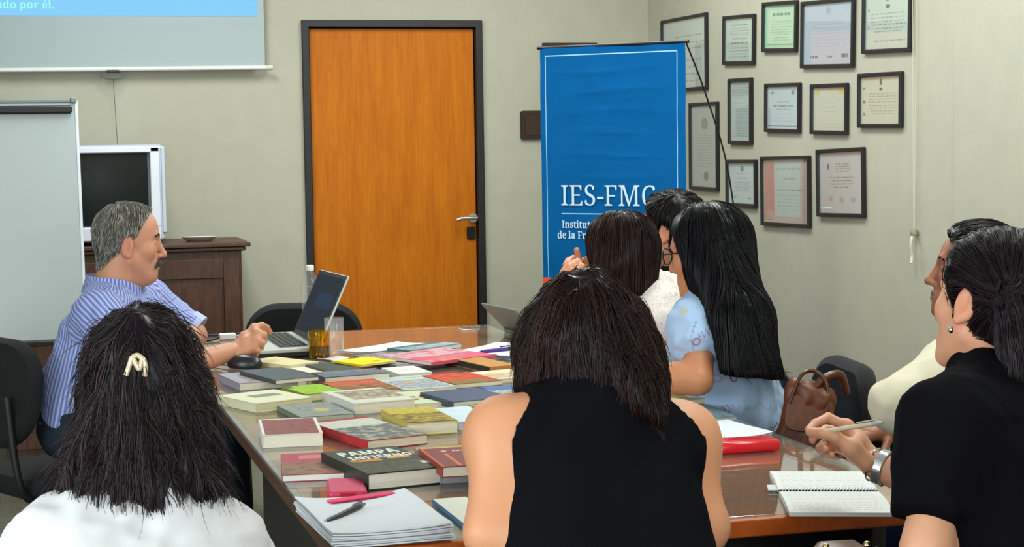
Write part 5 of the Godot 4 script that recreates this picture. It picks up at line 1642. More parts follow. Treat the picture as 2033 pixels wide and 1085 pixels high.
# the cap of hair on a skull, cut back at the hairline, round the ears and at the nape
func scalp(f: Field, J: Dictionary, thick: float, hairline := Vector3(0, 0.078, 0.07), temple := Vector3(0, -0.02, 0.018), nape := -0.06, ears := true) -> void:
	var xf := head_frame(J)
	var s: float = J.get("hs", 1.0)
	var b := xf.basis.orthonormalized()
	f.ell(xf * Vector3(0, 0.032, -0.018), Vector3(0.074 + thick, 0.088 + thick, 0.098 + thick) * s, 0.02, false, b)
	f.ell(xf * Vector3(0, 0.035, 0.03), Vector3(0.062 + thick, 0.062 + thick, 0.058 + thick) * s, 0.03, false, b)
	f.cap(xf * Vector3(0, -0.02, -0.05), xf * Vector3(0, nape, -0.055), 0.055 * s + thick, 0.048 * s + thick, 0.03)
	var d := (hairline - temple)
	var nn := (xf.basis * Vector3(0, -d.z, d.y)).normalized()
	f.cut(xf * temple, nn)
	f.cut(xf * Vector3(0, nape, -0.05), (xf.basis * Vector3(0, -1, 0.15)).normalized())
	if ears:
		for k: int in [-1, 1]:
			f.ell(xf * Vector3(k * 0.088, -0.012, -0.006), Vector3(0.03, 0.038, 0.026) * s, 0.01, true, b)

func hair_field(pts: Array, pad: float, cell := 0.007) -> Field:
	var a := Vector3.ONE * 99.0
	var b := -a
	for p: Vector3 in pts:
		a = a.min(p)
		b = b.max(p)
	return Field.new(a - Vector3.ONE * pad, b + Vector3.ONE * pad, cell)

# a garment over the trunk; sleeves reach the share sl of the upper arm (over 1: on to the forearm)
func top(t: Node3D, J: Dictionary, called: String, m: Material, thick: float, sl: float, fold := 0.004, neck_r := 0.066, chart: Variant = null, seed_ := 1, hem := 0.0) -> void:
	var bx := body_box(J, ["neck", "shL", "shR", "elL", "elR", "pelvis", "chest", "waist"] + (["wrL", "wrR"] if sl > 1.0 else []), 0.2)
	bx[0].y = J.pelvis.y - 0.14
	var f := Field.new(bx[0], bx[1], 0.0095)
	torso(f, J, thick)
	for s: String in ["L", "R"]:
		var a: Vector3 = J["sh" + s]
		var b: Vector3 = J["el" + s]
		if sl > 0.0:
			var e := a.lerp(b, minf(sl, 1.0))
			f.cap(a, e, J.ua + thick * 1.6, J.ua * 0.92 + thick * 1.9, 0.03, false, sl <= 1.0)
			f.cap(a, a.lerp(b, 0.3), J.ua + thick * 1.4, J.ua + thick * 1.4, 0.04)
		if sl > 1.0:
			f.cap(b, b.lerp(J["wr" + s], sl - 1.0), J.ua * 0.85 + thick * 1.6, J.fa * 0.9 + thick * 1.5, 0.03, false, true)
			f.cap(b, b, J.ua * 0.88 + thick * 1.6, J.ua * 0.88 + thick * 1.6, 0.02)
	f.ripple(noise(seed_ * 3 + 1, 9.0, 2), fold * 2.0, Vector3(1.0, 0.6, 1.0))
	f.ripple(noise(seed_ * 3 + 2, 26.0, 1), fold * 0.7, Vector3(0.8, 1.0, 0.8))
	if sl <= 0.0:   # armholes
		for s: String in ["L", "R"]:
			var lat: Vector3 = (J.shR - J.shL).normalized() * (1.0 if s == "R" else -1.0)
			var into: float = J.get("armhole", 0.02)
			f.cap(J["sh" + s] + lat * into + Vector3(0, 0.05, 0), J["el" + s] + lat * into * 0.7, J.sr + thick + 0.006, J.ua * 0.82 - 0.006, 0.012, true)
	var axis: Vector3 = (J.head - J.neck).normalized()
	f.cap(J.neck + axis * 0.0, J.neck + axis * 0.12, neck_r, neck_r + 0.01, 0.015, true)
	if hem > 0.0: f.cut(J.pelvis + Vector3(0, hem, 0), Vector3(0, -1, 0))
	var g := Geo.new()
	f.net(g, Transform3D.IDENTITY, null, chart)
	put(t, called, g, m, t.position)

func trousers(t: Node3D, J: Dictionary, m: Material) -> void:
	var bx := body_box(J, ["pelvis", "knL", "knR", "anL", "anR"], 0.17)
	var f := Field.new(bx[0], bx[1], 0.0125)
	var lat: Vector3 = (J.shR - J.shL).normalized()
	for s: String in ["L", "R"]:
		var q := lat * (1.0 if s == "R" else -1.0)
		f.cap(J.pelvis + q * J.pw, J.pelvis + q * J.pw + Vector3(0, 0.02, 0), J.pr + 0.004, J.pr * 0.95 + 0.002, 0.05)
		f.cap(J.pelvis + q * 0.09, J["kn" + s], 0.1, 0.075, 0.05)
		f.cap(J["kn" + s], J["an" + s], 0.072, 0.06, 0.03, false, true)
		f.cap(J["kn" + s], J["kn" + s], 0.074, 0.074, 0.02)
	f.ripple(noise(91, 12.0, 2), 0.006)
	var g := Geo.new()
	f.net(g)
	put(t, "trousers", g, m, t.position)
	for s: String in ["L", "R"]:
		var an: Vector3 = J["an" + s]
		var toe: Vector3 = ((J["kn" + s] - J.pelvis) * Vector3(1, 0, 1)).normalized()
		var h := Field.new(an - Vector3(0.2, 0.1, 0.2), an + Vector3(0.2, 0.06, 0.2), 0.008)
		h.cap(an - toe * 0.03 - Vector3(0, 0.03, 0), an + toe * 0.15 - Vector3(0, 0.045, 0), 0.05, 0.036, 0.02)
		h.cut(Vector3(0, 0.002, 0), Vector3(0, -1, 0))
		h.cut(an + Vector3(0, 0.02, 0), Vector3(0, 1, 0))
		g = Geo.new()
		h.net(g)
		put(t, "shoe", g, M.black_gloss, t.position)

func collar(t: Node3D, at: Vector3, axis: Vector3, fwd: Vector3, r0: float, r1: float, h: float, m: Material) -> void:
	var z := (fwd - axis * axis.dot(fwd)).normalized()
	var x := axis.cross(z)
	var g := Geo.new()
	var n := 30
	var rows := []
	for j in 4:   # outer bottom, outer top, inner top, inner bottom
		var row := []
		for i in n + 1:
			var a := lerpf(0.22, TAU - 0.22, float(i) / n)
			var o := z * cos(a) + x * sin(a)
			var front := pow(maxf(0.0, cos(a)), 3.0)
			var r: float = [r0, r1 + 0.002, r1 - 0.003, r0 - 0.006][j]
			var y: float = [-0.006 - 0.04 * front, h * (1.0 - 0.55 * front), h * (1.0 - 0.55 * front) - 0.002, -0.006 - 0.04 * front][j]
			row.append(g.add(at + o * (r + 0.014 * front) + axis * y, o if j < 2 else -o, Vector2(a * 0.08 / 0.0115, y)))
		rows.append(row)
	for j in 3:
		for i in n:
			g.tri(rows[j][i], rows[j][i + 1], rows[j + 1][i + 1]); g.tri(rows[j][i], rows[j + 1][i + 1], rows[j + 1][i])
	put(t, "collar", g, m, t.position)

# a band round a limb
func band(t: Node3D, called: String, at: Vector3, axis: Vector3, r: float, width: float, m: Material, thick := 0.003) -> MeshInstance3D:
	var y := axis.normalized()
	var x := y.cross(Vector3.UP).normalized()
	var b := Basis(x, y, x.cross(y))
	var g := Geo.new()
	g.lathe(at, PackedVector2Array([Vector2(r, -width / 2), Vector2(r + thick, -width / 2 + 0.001), Vector2(r + thick, width / 2 - 0.001), Vector2(r, width / 2), Vector2(r - 0.002, 0), Vector2(r, -width / 2)]), 24, b)
	return put(t, called, g, m, t.position)

func legs(J: Dictionary, fwd: Vector3, thigh: float, sit: float) -> void:
	var lat: Vector3 = (J.shR - J.shL).normalized()
	for s: String in ["L", "R"]:
		var q := lat * (0.1 if s == "R" else -0.1)
		var k: Vector3 = J.pelvis + q + fwd.normalized() * thigh
		k.y = sit
		J["kn" + s] = k
		J["an" + s] = Vector3(k.x, 0.085, k.z) - fwd.normalized() * 0.02

func people() -> void:
	man()
	woman_white()
	woman_tank()
	woman_clasped()
	woman_behind()
	woman_blouse()
	person_cream()
	woman_pen()

func man() -> void:
	var J := {
		"head": Vector3(0.355, 1.123, -5.707), "fwd": Vector3(0.995, -0.05, 0.06), "neck": Vector3(0.290, 0.967, -5.713), "hs": 1.03, "hz": 0.88, "nr": 0.066, "jowl": true, "fine": 0.0032, "nose": 1.12,
		"shR": Vector3(0.246, 0.903, -5.533), "shL": Vector3(0.399, 0.916, -5.887), "elR": Vector3(0.374, 0.759, -5.298), "wrR": Vector3(0.632, 0.798, -5.448), "elL": Vector3(0.551, 0.809, -5.836), "wrL": Vector3(0.450, 0.805, -5.551),
		"chest": Vector3(0.275, 0.832, -5.706), "waist": Vector3(0.234, 0.682, -5.685), "pelvis": Vector3(0.196, 0.576, -5.667), "cw": 0.075, "ww": 0.06, "pw": 0.07, "cr": 0.115, "wr": 0.122, "pr": 0.108, "sr": 0.062,
		"ua": 0.052, "fa": 0.041, "wa": 0.029, "skin": rgb8(206, 146, 116), "stubble": rgb8(186, 134, 112), "lip": rgb8(150, 84, 76),
		"knR": Vector3(0.552, 0.555, -5.295), "knL": Vector3(0.609, 0.537, -5.611), "anR": Vector3(0.62, 0.085, -5.28), "anL": Vector3(0.66, 0.085, -5.62),
	}
	J.hands = [
		[[Vector3(0.643, 0.806, -5.466), Vector3(0.704, 0.863, -5.485), Vector3(0.728, 0.871, -5.489), Vector3(0.748, 0.860, -5.514), Vector3(0.760, 0.842, -5.530)],
		[Vector3(0.642, 0.801, -5.456), Vector3(0.709, 0.849, -5.451), Vector3(0.729, 0.845, -5.445), Vector3(0.734, 0.823, -5.473), Vector3(0.726, 0.815, -5.506)],
		[Vector3(0.640, 0.794, -5.445), Vector3(0.704, 0.828, -5.435), Vector3(0.722, 0.823, -5.430), Vector3(0.722, 0.802, -5.465), Vector3(0.714, 0.800, -5.488)],
		[Vector3(0.640, 0.788, -5.434), Vector3(0.693, 0.807, -5.432), Vector3(0.707, 0.799, -5.427), Vector3(0.705, 0.784, -5.458), Vector3(0.698, 0.785, -5.480)],
		[Vector3(0.653, 0.805, -5.474), Vector3(0.678, 0.833, -5.521), Vector3(0.709, 0.851, -5.545), Vector3(0.733, 0.854, -5.549), Vector3(0.753, 0.846, -5.548)]],
		[J.wrL, Vector3(-0.2, -0.05, 1.0), Vector3(0, -1, 0.1), -1, 0.5],
	]
	var t := person("grey-haired man with a moustache and striped blue shirt, at the table's far left", J)
	eyes(t, J)
	var x0: Vector3 = J.shR
	# stripes follow the trunk and the sleeves
	var cam_side := Vector3(0, 0, 1)
	var around := func(p: Vector3, a: Vector3, b: Vector3, r: float) -> Vector2:
		var ax := (b - a).normalized()
		var e := (cam_side - ax * ax.dot(cam_side)).normalized()
		var w := ax.cross(e)
		var d := p - a
		return Vector2(atan2(d.dot(w), d.dot(e)) * r / 0.0115, d.dot(ax) / 0.05)
	var seg := func(p: Vector3, a: Vector3, b: Vector3) -> float:
		return p.distance_to(Geometry3D.get_closest_point_to_segment(p, a, b))
	var chart := func(p: Vector3) -> Vector2:
		var dr: float = seg.call(p, J.shR, J.elR) - 0.075
		var dl: float = seg.call(p, J.shL, J.elL) - 0.075
		var dt: float = seg.call(p, J.neck, J.pelvis) - 0.17
		if dr < dl and dr < dt: return around.call(p, J.shR, J.elR, 0.07)
		if dl < dt: return around.call(p, J.shL, J.elL, 0.07)
		return around.call(p, J.neck, J.pelvis, 0.16)
	var im := Image.create(32, 4, false, Image.FORMAT_RGB8)
	im.fill(rgb8(112, 126, 200))
	im.fill_rect(Rect2i(0, 0, 13, 4), rgb8(184, 194, 230))
	im.fill_rect(Rect2i(13, 0, 2, 4), rgb8(146, 158, 214))
	im.fill_rect(Rect2i(30, 0, 2, 4), rgb8(146, 158, 214))
	var sm := StandardMaterial3D.new()
	sm.albedo_texture = tex(im)
	sm.roughness = 0.85
	top(t, J, "striped_shirt", sm, 0.013, 0.93, 0.005, 0.078, chart, 4, 0.005)
	var axis: Vector3 = (J.head - J.neck + Vector3(-0.05, 0, 0)).normalized()
	collar(t, J.neck + axis * 0.005, axis, Vector3(1, -0.2, 0.1), 0.094, 0.079, 0.05, sm)
	band(t, "cuff", J.shL.lerp(J.elL, 0.92), J.elL - J.shL, 0.066, 0.04, sm, 0.008)
	put(t, "undershirt", rod(J.neck + Vector3(0.062, 0.0, 0.0), J.neck + Vector3(0.085, -0.045, 0.0), 0.02, 0.012), cloth(rgb8(150, 20, 70)), t.position)
	trousers(t, J, cloth(rgb8(44, 52, 62)))
	band(t, "belt", J.pelvis + Vector3(0.0, 0.075, 0), Vector3(0.2, 1, 0), 0.142, 0.035, M.leather_brown, 0.004)
	# hair: short and grey
	var f := hair_field([J.head], 0.16, 0.005)
	scalp(f, J, 0.004, Vector3(0, 0.1, 0.046), Vector3(0, 0.0, -0.004), -0.075)
	hair(t, f, {"n": 5200, "len0": 0.012, "len1": 0.03, "r": 0.0011, "crown": J.head + Vector3(-0.05, 0.12, 0), "down": Vector3(-0.5, -0.8, 0), "ds": 0.006, "layer": 0.004, "c1": rgb8(104, 101, 94), "c2": rgb8(196, 192, 182), "seed": 12, "groove": 0.003})
	for s: int in [-1, 1]: bristles(t, J, "eyebrow", [Vector3(s * 0.014, 0.024, 0.092), Vector3(s * 0.03, 0.029, 0.089), Vector3(s * 0.046, 0.024, 0.078)], Vector3(0.9, 0.1, 0.1), 130, Vector3(0.002, 0.003, 0.0015), 0.011, rgb8(60, 54, 48), rgb8(120, 112, 102))
	bristles(t, J, "moustache", [Vector3(-0.03, -0.063, 0.081), Vector3(-0.014, -0.053, 0.095), Vector3(0.0, -0.05, 0.099), Vector3(0.014, -0.053, 0.095), Vector3(0.03, -0.063, 0.081)], Vector3(0.5, -0.8, 0.12), 620, Vector3(0.003, 0.0045, 0.003), 0.012, rgb8(54, 48, 44), rgb8(150, 142, 132), 0.0008)
	# wrist watch
	var w: Vector3 = J.elL.lerp(J.wrL, 0.45)
	band(t, "watch", w, J.wrL - J.elL, 0.0375, 0.02, M.steel, 0.004)
	var wg := Geo.new()
	wg.lathe(w + Vector3(0.01, 0.036, 0.01), PackedVector2Array([Vector2(0.018, -0.004), Vector2(0.019, 0.004), Vector2(0.016, 0.007), Vector2(0, 0.007)]), 20, Basis(Vector3(0, 0, 1), -0.35))
	put(t, "watch_face", wg, M.chrome, t.position)

func woman_white() -> void:
	var J := {
		"head": Vector3(0.192, 1.040, -2.904), "fwd": Vector3(0.221, -0.220, -0.977), "neck": Vector3(0.181, 0.882, -2.821),
		"shL": Vector3(0.047, 0.814, -2.812), "shR": Vector3(0.297, 0.792, -2.844), "elL": Vector3(-0.014, 0.614, -2.854), "elR": Vector3(0.362, 0.601, -2.832), "wrL": Vector3(0.048, 0.495, -3.036), "wrR": Vector3(0.312, 0.502, -2.984),
		"chest": Vector3(0.169, 0.758, -2.794), "waist": Vector3(0.163, 0.623, -2.764), "pelvis": Vector3(0.17, 0.46, -2.66), "cw": 0.075, "ww": 0.06, "pw": 0.07, "cr": 0.1, "wr": 0.098, "pr": 0.115, "sr": 0.054,
		"ua": 0.046, "fa": 0.036, "wa": 0.026, "skin": rgb8(206, 150, 120),
	}
	legs(J, Vector3(0, 0, -1), 0.36, 0.42)
	J.hands = [[J.wrL, Vector3(0.3, -0.2, -1), Vector3(0, -1, 0), -1, 0.5], [J.wrR, Vector3(-0.3, -0.2, -1), Vector3(0, -1, 0), 1, 0.5]]
	var t := person("dark-haired woman in a white shirt seen from behind, nearest at the left", J)
	top(t, J, "white_shirt", cloth(rgb8(222, 221, 225), 0.85), 0.013, 0.7, 0.006, 0.06, null, 6)
	trousers(t, J, cloth(rgb8(36, 40, 56)))
	var f := hair_field([Vector3(0.192, 1.042, -2.904), Vector3(0.185, 0.895, -2.863)], 0.22, 0.0075)
	scalp(f, J, 0.009, Vector3(0, 0.09, 0.08), Vector3(0, -0.06, 0.05), -0.1, false)
	f.cap(Vector3(0.195, 1.069, -2.915), Vector3(0.191, 1.027, -2.893), 0.06, 0.078, 0.03)
	f.cap(Vector3(0.191, 1.027, -2.893), Vector3(0.181, 0.908, -2.813), 0.08, 0.076, 0.04)
	f.cap(Vector3(0.160, 1.021, -2.890), Vector3(0.119, 0.909, -2.830), 0.042, 0.052, 0.05)
	f.cap(Vector3(0.224, 1.017, -2.893), Vector3(0.249, 0.901, -2.825), 0.042, 0.052, 0.05)
	f.ell(Vector3(0.178, 1.097, -2.839), Vector3(0.035, 0.024, 0.03), 0.03)
	f.ripple(noise(201, 15.0, 2), 0.02, Vector3(1, 0.4, 1))
	hair(t, f, {"n": 7600, "len0": 0.10, "len1": 0.24, "r": 0.0008, "crown": Vector3(0.179, 1.090, -2.838), "ds": 0.02, "layer": 0.006, "wave": 0.14, "freq": 46.0, "c1": rgb8(20, 15, 18), "c2": rgb8(84, 68, 72), "seed": 21, "groove": 0.004, "hem": Vector3(0.180, 0.847, -2.819), "ragged": 0.05, "curl": 0.7})
	# hair clip
	var m := mat("clip_pearl", rgb8(226, 206, 176), 0.25, 0.3)
	var g := Geo.new()
	var on := func(p: Vector3) -> Vector3:
		for k in 6: p += f.grad(p) * (0.007 - minf(f.at(p), 0.05))
		return p
	g.tube(smooth_path([on.call(Vector3(0.161, 1.079, -2.801)), on.call(Vector3(0.164, 1.094, -2.796)), on.call(Vector3(0.169, 1.104, -2.790)), on.call(Vector3(0.174, 1.096, -2.783)), on.call(Vector3(0.179, 1.089, -2.781)), on.call(Vector3(0.183, 1.102, -2.786)), on.call(Vector3(0.186, 1.092, -2.790)), on.call(Vector3(0.185, 1.077, -2.794))]), PackedFloat32Array([0.0042]), 8)
	g.tube(smooth_path([on.call(Vector3(0.169, 1.104, -2.790)), on.call(Vector3(0.176, 1.107, -2.788)), on.call(Vector3(0.183, 1.102, -2.786))]), PackedFloat32Array([0.0045]), 8)
	put(t, "hair_clip", g, m, t.position)

func woman_tank() -> void:
	var J := {
		"head": Vector3(0.922, 1.078, -2.859), "fwd": Vector3(-0.001, -0.220, -1.038), "neck": Vector3(0.912, 0.985, -2.782),
		"shL": Vector3(0.757, 0.949, -2.770), "shR": Vector3(1.066, 0.921, -2.786), "elL": Vector3(0.710, 0.812, -2.689), "elR": Vector3(1.083, 0.786, -2.729), "wrL": Vector3(0.874, 0.761, -2.951), "wrR": Vector3(1.104, 0.754, -2.991),
		"chest": Vector3(0.908, 0.874, -2.753), "waist": Vector3(0.892, 0.771, -2.698), "pelvis": Vector3(0.93, 0.5, -2.5), "cw": 0.078, "ww": 0.068, "pw": 0.075, "cr": 0.09, "wr": 0.096, "pr": 0.12, "sr": 0.058,
		"ua": 0.052, "fa": 0.042, "wa": 0.029, "skin": rgb8(222, 156, 116), "armhole": 0.036,
	}
	legs(J, Vector3(0, 0, -1), 0.4, 0.47)
	J.hands = [[J.wrL, Vector3(0.5, 0.0, -1), Vector3(0, -1, 0), -1, 0.6], [J.wrR, Vector3(-0.5, 0.0, -1), Vector3(0, -1, 0), 1, 0.6]]
	var t := person("brown-haired woman in a black sleeveless top seen from behind, at the table's near end", J)
	top(t, J, "sleeveless_top", cloth(rgb8(17, 17, 21), 0.95), 0.010, 0.0, 0.0015, 0.064, null, 9)
	trousers(t, J, cloth(rgb8(26, 34, 66)))
	var f := hair_field([Vector3(0.918, 1.123, -2.843), Vector3(0.991, 0.952, -2.705), Vector3(0.849, 1.023, -2.854)], 0.16, 0.0075)
	scalp(f, J, 0.009, Vector3(0, 0.09, 0.08), Vector3(0, -0.06, 0.05), -0.1, false)
	f.cap(Vector3(0.920, 1.107, -2.872), Vector3(0.921, 1.071, -2.848), 0.08, 0.094, 0.03)
	f.cap(Vector3(0.921, 1.071, -2.848), Vector3(0.909, 1.036, -2.807), 0.094, 0.07, 0.03)
	f.cap(Vector3(0.863, 1.082, -2.855), Vector3(0.836, 1.025, -2.827), 0.05, 0.03, 0.04)
	f.cap(Vector3(0.967, 1.080, -2.826), Vector3(0.974, 1.033, -2.758), 0.066, 0.046, 0.04)
	f.cap(Vector3(0.968, 1.037, -2.760), Vector3(0.983, 0.990, -2.700), 0.042, 0.018, 0.03)
	f.cap(Vector3(0.920, 1.021, -2.772), Vector3(0.920, 0.998, -2.728), 0.042, 0.016, 0.03)
	f.ripple(noise(301, 17.0, 2), 0.014, Vector3(1, 0.35, 1))
	hair(t, f, {"n": 5200, "len0": 0.12, "len1": 0.28, "r": 0.0010, "crown": Vector3(0.905, 1.159, -2.829), "ds": 0.019, "layer": 0.006, "wave": 0.17, "freq": 38.0, "c1": rgb8(22, 14, 13), "c2": rgb8(72, 44, 38), "seed": 31, "groove": 0.003, "hem": Vector3(0.929, 0.947, -2.701), "ragged": 0.09, "curl": 0.35})

func woman_clasped() -> void:
	var J := {
		"head": Vector3(1.703, 1.085, -4.932), "fwd": Vector3(-0.585, -0.050, -0.807), "neck": Vector3(1.791, 0.971, -4.941),
		"shL": Vector3(1.784, 0.917, -4.792), "shR": Vector3(1.939, 0.937, -5.146), "elL": Vector3(1.667, 0.841, -4.715), "wrL": Vector3(1.531, 0.991, -4.890), "elR": Vector3(1.793, 0.823, -5.178), "wrR": Vector3(1.630, 0.965, -5.047),
		"chest": Vector3(1.886, 0.821, -4.944), "waist": Vector3(1.917, 0.686, -4.925), "pelvis": Vector3(1.98, 0.54, -4.92), "cw": 0.065, "ww": 0.055, "pw": 0.065, "cr": 0.1, "wr": 0.1, "pr": 0.115, "sr": 0.054,
		"ua": 0.044, "fa": 0.036, "wa": 0.026, "skin": rgb8(196, 128, 92),
	}
	legs(J, Vector3(-1, 0, 0.1), 0.38, 0.5)
	J.hands = [
		[[Vector3(1.526, 0.999, -4.902), Vector3(1.569, 1.070, -4.916), Vector3(1.575, 1.060, -4.883), Vector3(1.589, 1.042, -4.888), Vector3(1.595, 1.025, -4.916)],
		[Vector3(1.520, 1.000, -4.893), Vector3(1.551, 1.065, -4.900), Vector3(1.558, 1.051, -4.866), Vector3(1.573, 1.033, -4.871), Vector3(1.579, 1.018, -4.899)],
		[Vector3(1.514, 1.000, -4.885), Vector3(1.532, 1.058, -4.884), Vector3(1.539, 1.043, -4.850), Vector3(1.554, 1.026, -4.855), Vector3(1.561, 1.012, -4.883)],
		[Vector3(1.509, 0.999, -4.876), Vector3(1.517, 1.046, -4.877), Vector3(1.522, 1.034, -4.844), Vector3(1.535, 1.020, -4.849), Vector3(1.545, 1.008, -4.877)],
		[Vector3(1.543, 0.999, -4.928), Vector3(1.582, 1.028, -4.962), Vector3(1.592, 1.056, -4.972), Vector3(1.587, 1.084, -4.965), Vector3(1.580, 1.105, -4.958)]],
		[[Vector3(1.624, 0.971, -5.029), Vector3(1.610, 1.065, -5.019), Vector3(1.581, 1.079, -4.997), Vector3(1.554, 1.075, -4.963), Vector3(1.536, 1.064, -4.936)],
		[Vector3(1.629, 0.971, -5.027), Vector3(1.624, 1.058, -5.025), Vector3(1.600, 1.076, -5.012), Vector3(1.568, 1.077, -4.969), Vector3(1.546, 1.068, -4.933)],
		[Vector3(1.633, 0.971, -5.026), Vector3(1.637, 1.048, -5.031), Vector3(1.614, 1.067, -5.008), Vector3(1.582, 1.072, -4.965), Vector3(1.558, 1.063, -4.929)],
		[Vector3(1.637, 0.971, -5.025), Vector3(1.644, 1.033, -5.028), Vector3(1.625, 1.052, -5.003), Vector3(1.597, 1.059, -4.970), Vector3(1.575, 1.054, -4.934)],
		[Vector3(1.612, 0.976, -5.001), Vector3(1.598, 1.013, -4.956), Vector3(1.600, 1.044, -4.937), Vector3(1.605, 1.064, -4.937), Vector3(1.609, 1.081, -4.948)]],
	]
	var t := person("woman in a white floral top resting her chin by clasped hands", J)
	var im := print_picture(512, 512, [["bg", rgb8(224, 214, 208)]], 1)
	var q := RandomNumberGenerator.new()
	q.seed = 8
	var cs := [rgb8(176, 120, 120), rgb8(150, 160, 150), rgb8(190, 150, 140), rgb8(130, 110, 120), rgb8(200, 170, 160)]
	for i in 1500:
		var p := Vector2(q.randf(), q.randf()) * 508.0
		im.fill_rect(Rect2i(int(p.x), int(p.y), q.randi_range(2, 6), q.randi_range(2, 5)), cs[q.randi_range(0, 4)])
	var m := tri_mat(cloth(Color.WHITE), tex(im), 3.0)
	top(t, J, "floral_top", m, 0.012, 0.5, 0.006, 0.062, null, 14)
	trousers(t, J, cloth(rgb8(30, 34, 48)))
	var f := hair_field([Vector3(1.711, 1.112, -4.911), Vector3(1.738, 0.980, -4.894)], 0.16, 0.007)
	scalp(f, J, 0.012, Vector3(0, 0.09, 0.07), Vector3(0, -0.06, 0.04), -0.1, false)
	f.cap(Vector3(1.705, 1.111, -4.934), Vector3(1.713, 1.068, -4.918), 0.09, 0.088, 0.02)
	f.cap(Vector3(1.713, 1.068, -4.918), Vector3(1.738, 0.992, -4.894), 0.086, 0.05, 0.03)
	f.cap(Vector3(1.665, 1.057, -4.878), Vector3(1.691, 0.999, -4.866), 0.05, 0.03, 0.03)
	hair(t, f, {"n": 2600, "len0": 0.15, "len1": 0.35, "r": 0.0011, "crown": Vector3(1.719, 1.183, -4.967), "ds": 0.022, "layer": 0.005, "wave": 0.05, "c1": rgb8(26, 16, 14), "c2": rgb8(70, 44, 38), "seed": 41, "groove": 0.004, "hem": Vector3(1.727, 0.957, -4.895), "ragged": 0.014, "hem_n": Vector3(0.25, -1, 0).normalized()})
	var e := Geo.new()
	e.lathe(Vector3(1.590, 1.031, -4.814), PackedVector2Array([Vector2(0, -0.008), Vector2(0.006, -0.004), Vector2(0.006, 0.004), Vector2(0, 0.008)]), 12)
	put(t, "earring", e, M.chrome, t.position)

func woman_behind() -> void:
	var J := {
		"head": Vector3(2.072, 1.126, -5.489), "fwd": Vector3(-0.721, 0.020, -0.689), "neck": Vector3(2.115, 0.990, -5.539),
		"shL": Vector3(2.069, 0.911, -5.400), "shR": Vector3(2.308, 0.913, -5.687), "elL": Vector3(2.006, 0.753, -5.373), "wrL": Vector3(1.945, 0.712, -5.543), "elR": Vector3(2.249, 0.751, -5.774), "wrR": Vector3(2.062, 0.713, -5.719),
		"chest": Vector3(2.212, 0.810, -5.539), "waist": Vector3(2.254, 0.656, -5.536), "pelvis": Vector3(2.36, 0.54, -5.5), "cw": 0.065, "ww": 0.055, "pw": 0.065, "cr": 0.1, "wr": 0.1, "pr": 0.115, "sr": 0.054,
		"ua": 0.044, "fa": 0.036, "wa": 0.026, "skin": rgb8(200, 140, 108),
	}
	legs(J, Vector3(-1, 0, 0.0), 0.38, 0.5)
	J.hands = [[J.wrL, Vector3(-1, -0.1, 0.0), Vector3(0, -1, 0), -1, 0.5], [J.wrR, Vector3(-1, -0.1, 0.1), Vector3(0, -1, 0), 1, 0.5]]
	var t := person("woman with dark hair tied low and an ear showing, sitting farthest right before the banner", J)
	top(t, J, "dark_top", cloth(rgb8(30, 30, 36)), 0.012, 0.6, 0.005, 0.062, null, 17)
	trousers(t, J, cloth(rgb8(30, 34, 48)))
	var f := hair_field([J.head, Vector3(2.108, 0.971, -5.570)], 0.15, 0.007)
	scalp(f, J, 0.014, Vector3(0, 0.088, 0.065), Vector3(0, -0.02, 0.012), -0.07)
	f.cap(Vector3(2.133, 1.080, -5.562), Vector3(2.127, 0.969, -5.596), 0.04, 0.03, 0.03)
	hair(t, f, {"n": 1500, "len0": 0.12, "len1": 0.3, "r": 0.0015, "crown": J.head + Vector3(-0.02, 0.12, -0.05), "ds": 0.018, "layer": 0.004, "c1": rgb8(16, 12, 13), "c2": rgb8(46, 36, 36), "seed": 51, "groove": 0.003, "target": Vector3(2.155, 1.009, -5.612)})

